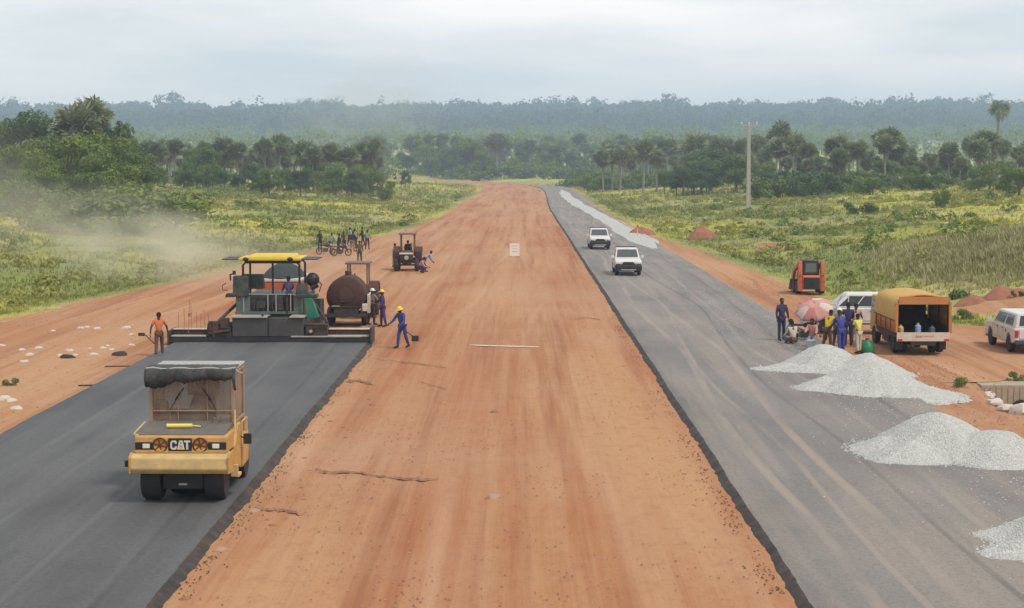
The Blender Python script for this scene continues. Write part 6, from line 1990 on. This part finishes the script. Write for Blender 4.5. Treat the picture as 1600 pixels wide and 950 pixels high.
hero('bush', 268, 205, 318, 'single dark bush on the dusty slope right of the left thicket', 'leaf_dark', 1.2)
hero('bush', 364, 215, 345, 'dark bush on the yellow green meadow beyond the paver', 'leaf', 1.0)
hero('bush', 180, 170, 338, 'grey green bush half hidden by the dust plume', 'leaf', .9)
hero('bush', 20, 150, 420, 'leafy bush at the left edge above the red shoulder', 'leaf', .9)
# --- named plants, right of the road
hero('palm', 1218, 420, 186, 'big round headed palm right of the concrete utility pole', var=0, wide=.95)
hero('palm', 1383, 380, 193, 'tall flat topped palm in the right hand grove', var=1, wide=1.2)
hero('palm', 1533, 370, 198, 'palm below the lone tall palm on the right', var=2, wide=1.3)
hero('palm_clean', 1555, 470, 152, 'lone tall palm on the right standing clear against the hazy ridge', wide=1.0)
hero('tree', 1110, 400, 228, 'dark broad tree left of the utility pole', 'leaf_dark', 1.4)
hero('tree', 1150, 380, 236, 'rounded dark tree right behind the utility pole', 'leaf', 1.2)
hero('tree', 1082, 370, 262, 'low spreading dark tree beside the right hand meadow', 'leaf_dark', 1.7)
hero('tree', 1262, 400, 232, 'green tree right of the big round headed palm', 'leaf_dark', 1.0)
hero('tree', 1590, 255, 258, 'wide low tree at the right edge of the picture', 'leaf', 1.5)
hero('tree', 1545, 300, 250, 'flat bright green tree crown near the right edge', 'leaf_bright', 1.5)
hero('bush', 1472, 230, 288, 'small sapling like bush standing alone on the right meadow', 'leaf', .6)
hero('bush', 1572, 212, 330, 'rounded bush on the grass slope at the right edge', 'leaf_dark', 1.2)
hero('bush', 1345, 235, 312, 'dark bush group leader on the middle of the right meadow', 'leaf_dark', 1.6)

hero('bush', 1508, 92, 476, 'dark bush overhanging the small red earth bank by the lorry', 'leaf', 1.0)
hero('bush', 1592, 96, 466, 'leafy bush above the red earth bank at the right edge', 'leaf_dark', 1.0)
hero('bush', 1505, 62.2, 590, 'low weedy bush at the left end of the drain headwall', 'leaf_bright', .9)
hero('bush', 1592, 64.2, 582, 'low weedy bush at the right end of the drain headwall', 'leaf', .9)
hero('bush', 6, 62, 603, 'small grassy bush on the red shoulder at the left picture edge', 'leaf', .9)
hero('bush', 1245, 190, 372, 'dark bush cluster in the right meadow above the loader', 'leaf_dark', 1.3)
hero('bush', 1300, 160, 372, 'broad dark bush in the meadow above and right of the loader', 'leaf', 1.6)
hero('bush', 1135, 210, 350, 'low bush beside the red earth heap in the right meadow', 'leaf', 1.3)
# --- the mass of trees: every one its own object
ZONES = [
    # px0, px1, D0, D1, n, kind, tones, top range, noun, where by stretch, group
    (-170, 226, 205, 290, 40, 'tree', ('leaf_bright', 'leaf', 'leaf_bright', 'leaf'), (200, 275), 'tree', ('at the picture edge of the left thicket', 'under the twin palms of the left thicket', 'at the thicket end'), 'trees of the left thicket'),
    (-170, 240, 175, 205, 26, 'bush', ('leaf', 'leaf_bright', 'leaf_bright'), (272, 306), 'bush', ('at the left edge below the thicket', 'at the thicket foot under the twin palms', 'at the thicket end'), 'bushes along the left thicket'),
    (226, 595, 385, 460, 40, 'palm', (), (210, 246), 'fan palm', ('left of the bare white trunk', 'around the left bare white trunk', 'beside the pale straight trunk', 'at the bend end of the left grove'), 'palms of the grove left of the bend'),
    (226, 600, 335, 385, 34, 'tree', ('leaf_dark', 'leaf', 'leaf_bright'), (248, 280), 'low tree', ('below the wide dark palm', 'below the white trunked palm', 'below the pale straight trunk', 'below the last palm before the bend'), 'low trees under the left palms'),
    (560, 1060, 760, 1000, 46, 'palm', (), (202, 236), 'distant fan palm', ('beyond the bend above the lone dark tree', 'beyond the bend above the dirt road', 'beyond the bend above the asphalt', 'beyond the bend above the white pickups'), 'distant palms beyond the bend'),
    (560, 1150, 780, 1050, 60, 'tree', ('leaf_dark', 'leaf', 'leaf_bright'), (214, 246), 'distant broadleaf tree', ('beyond the bend above the lone dark tree', 'beyond the bend above the dirt road', 'beyond the bend above the asphalt', 'beyond the bend near the right dark clump'), 'distant trees beyond the bend'),
    (560, 1150, 730, 860, 60, 'bush', ('leaf', 'leaf_bright', 'leaf_dark'), (250, 264), 'distant bush', ('on the far meadow above the lone dark tree', 'on the far meadow above the dirt road', 'on the far meadow above the asphalt', 'on the far meadow left of the dark clump'), 'bushes edging the far meadow'),
    (1030, 1200, 340, 450, 18, 'tree', ('leaf_dark', 'leaf'), (234, 272), 'clump tree', ('on the road side of the dark clump', 'directly left of the utility pole', 'behind the utility pole'), 'trees in the clump by the utility pole'),
    (940, 1200, 430, 640, 48, 'palm', (), (203, 245), 'grey green palm', ('above the far gravel strip', 'on the road side of the dark clump', 'rising over the dark clump', 'just left of the utility pole'), 'palms behind the right clump'),
    (880, 1060, 470, 620, 34, 'bush', ('leaf', 'leaf_bright', 'leaf_bright'), (262, 278), 'meadow bush', ('right beside the far asphalt', 'between far asphalt and dark clump', 'at the foot of the dark clump'), 'bushes right of the far asphalt'),
    (1190, 1760, 350, 440, 64, 'palm', (), (204, 250), 'shaggy fan palm', ('beside the big round headed palm', 'left of the flat topped palm', 'left of the lone tall palm', 'below the lone tall palm', 'at the right end of the grove'), 'palms of the right hand grove'),
    (1190, 1760, 300, 350, 40, 'bush', ('leaf_dark', 'leaf'), (262, 284), 'bush', ('at the foot of the big round headed palm', 'before the flat topped palm', 'before the middle right palms', 'before the lone tall palm', 'at the right end of the grove foot'), 'bushes at the foot of the right grove'),
    (1190, 1760, 330, 390, 26, 'tree', ('leaf_dark', 'leaf', 'leaf_bright'), (240, 268), 'tree', ('beside the big round headed palm', 'under the flat topped palm', 'under the middle right palms', 'under the lone tall palm', 'at the right end of the grove'), 'trees between the right hand palms'),
]
for (a0, a1, d0, d1, n, kind, tones, tops, noun, wheres, group) in ZONES:
    for k in range(n):
        px = a0 + (a1 - a0) * ((k + random.random()) / n)
        D = random.uniform(d0, d1)
        x = (px - 811) * D / FPX
        top_ = random.uniform(*tops)
        h_ = CAM_H + (252 - top_) * D / FPX - hz(x, D)
        if float(beyond(np.array([x]), np.array([D]))[0]) < 5 or h_ < 1.5: continue
        tone = random.choice(tones) if tones else 'leaf'
        q = (top_ - tops[0]) / (tops[1] - tops[0])
        size = ('tall', 'medium', 'short')[min(2, int(q * 3))]
        row = ('front', 'middle', 'back')[min(2, int(3 * (D - d0) / (d1 - d0)))]
        hue = {'leaf': 'green ', 'leaf_bright': 'light green ', 'leaf_dark': 'dark '}[tone] if tones else ''
        where = wheres[min(len(wheres) - 1, int(len(wheres) * (px - a0) / (a1 - a0)))]
        put(kind, x, D, h_, '%s %s%s, %s row, %s' % (size, hue, noun, row, where), group, tone,
            random.uniform(.85, 1.3) if kind != 'bush' else random.uniform(1.0, 1.7))


# ------------------------------------------------------------------ far woodland and the hazy ridge forest (nobody could count them)
def forest(name, n, d0, d1, hh, cards, csize, mats_, seed, xmax=0.36, lump=60.0):
    rng = np.random.default_rng(seed)
    D = np.sqrt(rng.uniform(d0 ** 2, d1 ** 2, n))
    x = D * rng.uniform(-xmax, xmax, n)
    ok = beyond(x, D) > 8
    D, x = D[ok], x[ok]; n = len(D)
    z = height(x, D)
    h = rng.uniform(*hh, n) * (0.55 + 0.9 * fbm(x, D, lump, seed, 2)) * np.where(rng.random(n) < .05, 1.4, 1.0)
    r = h * rng.uniform(.26, .42, n)
    base = np.stack([x, D, z], 1)
    P, NN = [], []
    up = np.array([0, 0, 1.0])
    for k in range(cards):
        d = rng.normal(size=(n, 3)); d /= np.linalg.norm(d, axis=1)[:, None]
        rr = rng.uniform(.5, 1, n)[:, None] * r[:, None]
        NN.append(d)
        low = (rng.random(n) < .3)[:, None] * (h * rng.uniform(.2, .7, n))[:, None]
        P.append(base + up * (h - r * .8)[:, None] + d * rr * np.array([1, 1, .75]) * (1 + .2 * np.sin(d[:, :1] * 6 + z[:, None])) - up * low)
    V, F = leaf_cards(np.concatenate(P), csize, rng, np.concatenate(NN))
    return tag(link(name, np_mesh(name, V, F, mats_)), kind='stuff')


forest('far_woodland', 1700, 980, 2150, (9, 20), 70, 2.2, M['leaf_bright'], 501)
forest('far_woodland', 900, 680, 1000, (3, 7), 60, 1.3, M['leaf_bright'], 502)
forest('ridge_forest', 4200, 2050, 2800, (18, 30), 60, 6.0, M['leaf_ridge'], 503, lump=90)
forest('ridge_forest', 2600, 2800, 3080, (20, 32), 150, 6.2, M['leaf_ridge'], 504, lump=70)


# ------------------------------------------------------------------ grass and ground cover
def grass_mat():
    m = bpy.data.materials.new('grass_blades')
    m.use_nodes = True
    nt = m.node_tree
    b = nt.nodes['Principled BSDF']
    b.inputs['Roughness'].default_value = 0.85
    b.inputs['Specular IOR Level'].default_value = 0.15
    g = nt.nodes.new('ShaderNodeNewGeometry')
    c = grass_color(nt)
    c = mixc(nt, ramp(nt, g.outputs['Random Per Island'], [(0.0, 0.0), (0.5, 0.0), (1.0, 0.7)]), c, (0.30, 0.27, 0.11))
    c = mixc(nt, ramp(nt, g.outputs['Random Per Island'], [(0.0, 0.3), (0.3, 0.0)]), c, (0.09, 0.13, 0.035))
    nt.links.new(c, b.inputs['Base Color'])
    tr_ = nd(nt, 'ShaderNodeBsdfTranslucent', {'Color': c})
    mx = nd(nt, 'ShaderNodeMixShader', {0: .42, 1: b.outputs[0], 2: tr_.outputs[0]})
    nt.links.new(mx.outputs[0], nt.nodes['Material Output'].inputs['Surface'])
    return m


M['grass'] = grass_mat()


def grass(name, n, d0, d1, hgt, blades, seed, material, accept, xa=0.40):
    rng = np.random.default_rng(seed)
    # area density falls with distance: a thinner, coarser sward far away
    D = d0 * (d1 / d0) ** rng.random(n)
    x = D * rng.uniform(-xa, xa, n)
    bd = beyond(x, D)
    ok = accept(x, D, bd, rng)
    x, D, bd = x[ok], D[ok], bd[ok]
    z = height(x, D)
    sc = hgt * (0.6 + D / 300.0) * rng.uniform(.5, 1.3, len(x)) * (0.35 + .65 * sstep(0, 3, bd))
    sc *= 0.55 + 0.9 * fbm(x, D, 9.0, 77)
    V = []
    for k in range(blades):
        t = rng.uniform(0, 2 * PI, len(x)); l = rng.uniform(.3, 1.1, len(x)); s = sc * rng.uniform(.6, 1.1, len(x))
        w = s * rng.uniform(.08, .17, len(x))
        ox = x + rng.normal(0, .22, len(x)) * sc; oy = D + rng.normal(0, .22, len(x)) * sc
        q = t + 1.57
        V.append(np.stack([np.stack([ox - np.cos(q) * w, oy - np.sin(q) * w, z - .08], 1),
                           np.stack([ox + np.cos(q) * w, oy + np.sin(q) * w, z - .08], 1),
                           np.stack([ox + np.cos(t) * l * s, oy + np.sin(t) * l * s, z + s], 1)], 1))
    V = np.concatenate(V).reshape(-1, 3)
    F = np.arange(len(V)).reshape(-1, 3)
    return tag(link(name, np_mesh(name, V, F, material)), kind='stuff')


pits = ((27.5, 96, 6.5, 5), (21.4, 206, 1.9, 5), (18, 57, 5.5, 7), (33, 93, 5, 3.5), (24, 170, 2, 6))
def on_grass(x, y, bd, rng):
    ok = bd > rng.uniform(-.9, .8, len(x))
    for (bx, by, rx, ry) in pits:
        ok &= (((x - bx) / rx) ** 2 + ((y - by) / ry) ** 2) > rng.uniform(.6, 1.1, len(x))
    return ok


grass('grass', 120000, 52, 620, 0.30, 5, 601, M['grass'], on_grass)
# taller straw coloured stand on the right bank, and weeds in the hollow by the drain
def bank(x, y, bd, rng):
    return (bd > 1) & ((((x - 39) / 15) ** 2 + ((y - 120) / 30) ** 2) < rng.uniform(.3, 1.1, len(x)))
M['straw'] = leaf_mat('straw_grass', (0.30, 0.30, 0.12), (0.42, 0.38, 0.18), (0.50, 0.45, 0.24))
grass('tall_grass', 120000, 90, 155, 0.42, 6, 602, M['straw'], bank)


def undergrowth(name, n, d0, d1, leafm, seed, size, thr, sc=16.0):
    """low leafy hummocks spread over the meadows"""
    rng = np.random.default_rng(seed)
    D = np.sqrt(rng.uniform(d0 ** 2, d1 ** 2, n)); x = D * rng.uniform(-.38, .38, n)
    bd = beyond(x, D)
    ok = on_grass(x, D, bd - 2, rng) & (fbm(x, D, sc, seed) > thr) & ~((x > 26) & (D < 118))
    x, D = x[ok], D[ok]
    z = height(x, D); r = size * rng.uniform(.5, 1.5, len(x))
    P, NN = [], []
    for k in range(70):
        d = rng.normal(size=(len(x), 3)); d /= np.linalg.norm(d, axis=1)[:, None]
        d[:, 2] = np.abs(d[:, 2]) * .75
        NN.append(d); P.append(np.stack([x, D, z], 1) + d * (r * rng.uniform(.6, 1, len(x)))[:, None])
    V, F = leaf_cards(np.concatenate(P), 0.42 * size ** .5, rng, np.concatenate(NN))
    return tag(link(name, np_mesh(name, V, F, M[leafm])), kind='stuff')


undergrowth('undergrowth', 900, 95, 420, 'leaf_bright', 701, 1.1, .57)
undergrowth('undergrowth', 4200, 95, 420, 'leaf_meadow', 702, 0.7, .46)
undergrowth('undergrowth', 420, 95, 330, 'leaf', 703, 1.0, .62)
# ------------------------------------------------------------------ air: even haze, drifting dust and smoke
def volume_mat(name, col, dens, aniso=0.2):
    m = bpy.data.materials.new(name)
    m.use_nodes = True
    nt = m.node_tree
    nt.nodes.clear()
    v = nd(nt, 'ShaderNodeVolumePrincipled', {'Color': tuple(col) + (1,), 'Anisotropy': aniso})
    if isinstance(dens, (int, float)): v.inputs['Density'].default_value = dens
    nd(nt, 'ShaderNodeOutputMaterial', {'Volume': v.outputs[0]})
    return m, nt, v


hm, _, _ = volume_mat('haze', (0.60, 0.77, 1.0), 0.00033, 0.0)
mb = MB()
mb.box(-3300, 3300, -450, 3990, -8, 150)
tag(mb.build('haze', hm), kind='stuff')


def plume(name, centre, size, col, dens, scale, thr, seed, tilt=0.0):
    """a soft edged billow of fine dust"""
    m, nt, v = volume_mat(name, col, 0.0, 0.25)
    tcn = nd(nt, 'ShaderNodeTexCoord')
    ln = nd(nt, 'ShaderNodeVectorMath', {0: tcn.outputs['Object']}, operation='LENGTH')
    mp_ = nd(nt, 'ShaderNodeMapping', {'Vector': tcn.outputs['Object'], 'Location': (seed * 3.1, seed * 1.7, seed), 'Scale': scale})
    n = nd(nt, 'ShaderNodeTexNoise', {'Vector': mp_.outputs[0], 'Scale': 1.0, 'Detail': 3.0, 'Roughness': 0.55})
    fall = ramp(nt, ln.outputs['Value'], [(0.0, 1.0), (0.55, 0.5), (0.98, 0.0)])
    b = ramp(nt, n.outputs['Fac'], [(thr, 0.0), (thr + 0.22, 1.0)])
    nt.links.new(mth(nt, 'MULTIPLY', mth(nt, 'MULTIPLY', fall, b), dens), v.inputs['Density'])
    mb = MB(); mb.ell((0, 0, 0), (1, 1, 1), 24, 14)
    o = mb.build(name, m)
    o.location = centre; o.scale = size; o.rotation_euler = (0, 0, tilt)
    return tag(o, kind='stuff')


plume('dust_cloud', (-27, 132, 1.2), (11, 24, 3.4), (0.95, 0.88, 0.73), 0.10, (2.2, 1.6, 1.6), .40, 1, .25)
plume('dust_cloud', (-40, 150, 2.0), (17, 30, 5.0), (0.93, 0.86, 0.74), 0.034, (2.4, 1.6, 1.8), .40, 2, .3)
plume('dust_cloud', (-16, 108, 1.0), (8, 14, 2.6), (0.86, 0.76, 0.62), 0.05, (2, 1.6, 1.5), .38, 3, .2)
plume('dust_cloud', (-58, 175, 6.0), (16, 30, 8.0), (0.93, 0.87, 0.78), 0.016, (2.0, 1.5, 1.6), .38, 6, .2)
plume('smoke', (-65, 870, 38), (36, 60, 26), (0.80, 0.80, 0.78), 0.0085, (1.6, 1.4, 2.2), .36, 4)
plume('smoke', (-62, 560, 20), (16, 30, 14), (0.82, 0.82, 0.82), 0.012, (2.0, 1.4, 2.6), .42, 5)

# ------------------------------------------------------------------ look-alikes that would share a label are told apart by their order in the picture
bpy.context.view_layer.update()
CI = cam.matrix_world.inverted()
same = {}
for o in COL.objects:
    if o.parent is None and 'label' in o:
        same.setdefault(o['label'], []).append(o)
ORD = ('first', 'second', 'third', 'fourth', 'fifth', 'sixth', 'seventh', 'eighth', 'ninth')
for lab, os_ in same.items():
    if len(os_) < 2: continue
    def colx(o):
        q = CI @ o.matrix_world.translation
        return q.x / -q.z
    os_.sort(key=colx)
    for i, o in enumerate(os_):
        s_ = {2: ('left one', 'right one'), 3: ('left one', 'middle one', 'right one')}.get(len(os_))
        s_ = s_[i] if s_ else ORD[min(i, 8)] + ' from left'
        l2 = lab + ', ' + s_
        for u, v in ((' row,', ','), ('light green', 'light'), (' from left', ''), ('low tree', 'tree'), (' crowned', ''), ('grey green ', ''), ('shaggy ', ''), (' one', '')):
            if len(l2.split()) > 16: l2 = l2.replace(u, v)
        o['label'] = l2
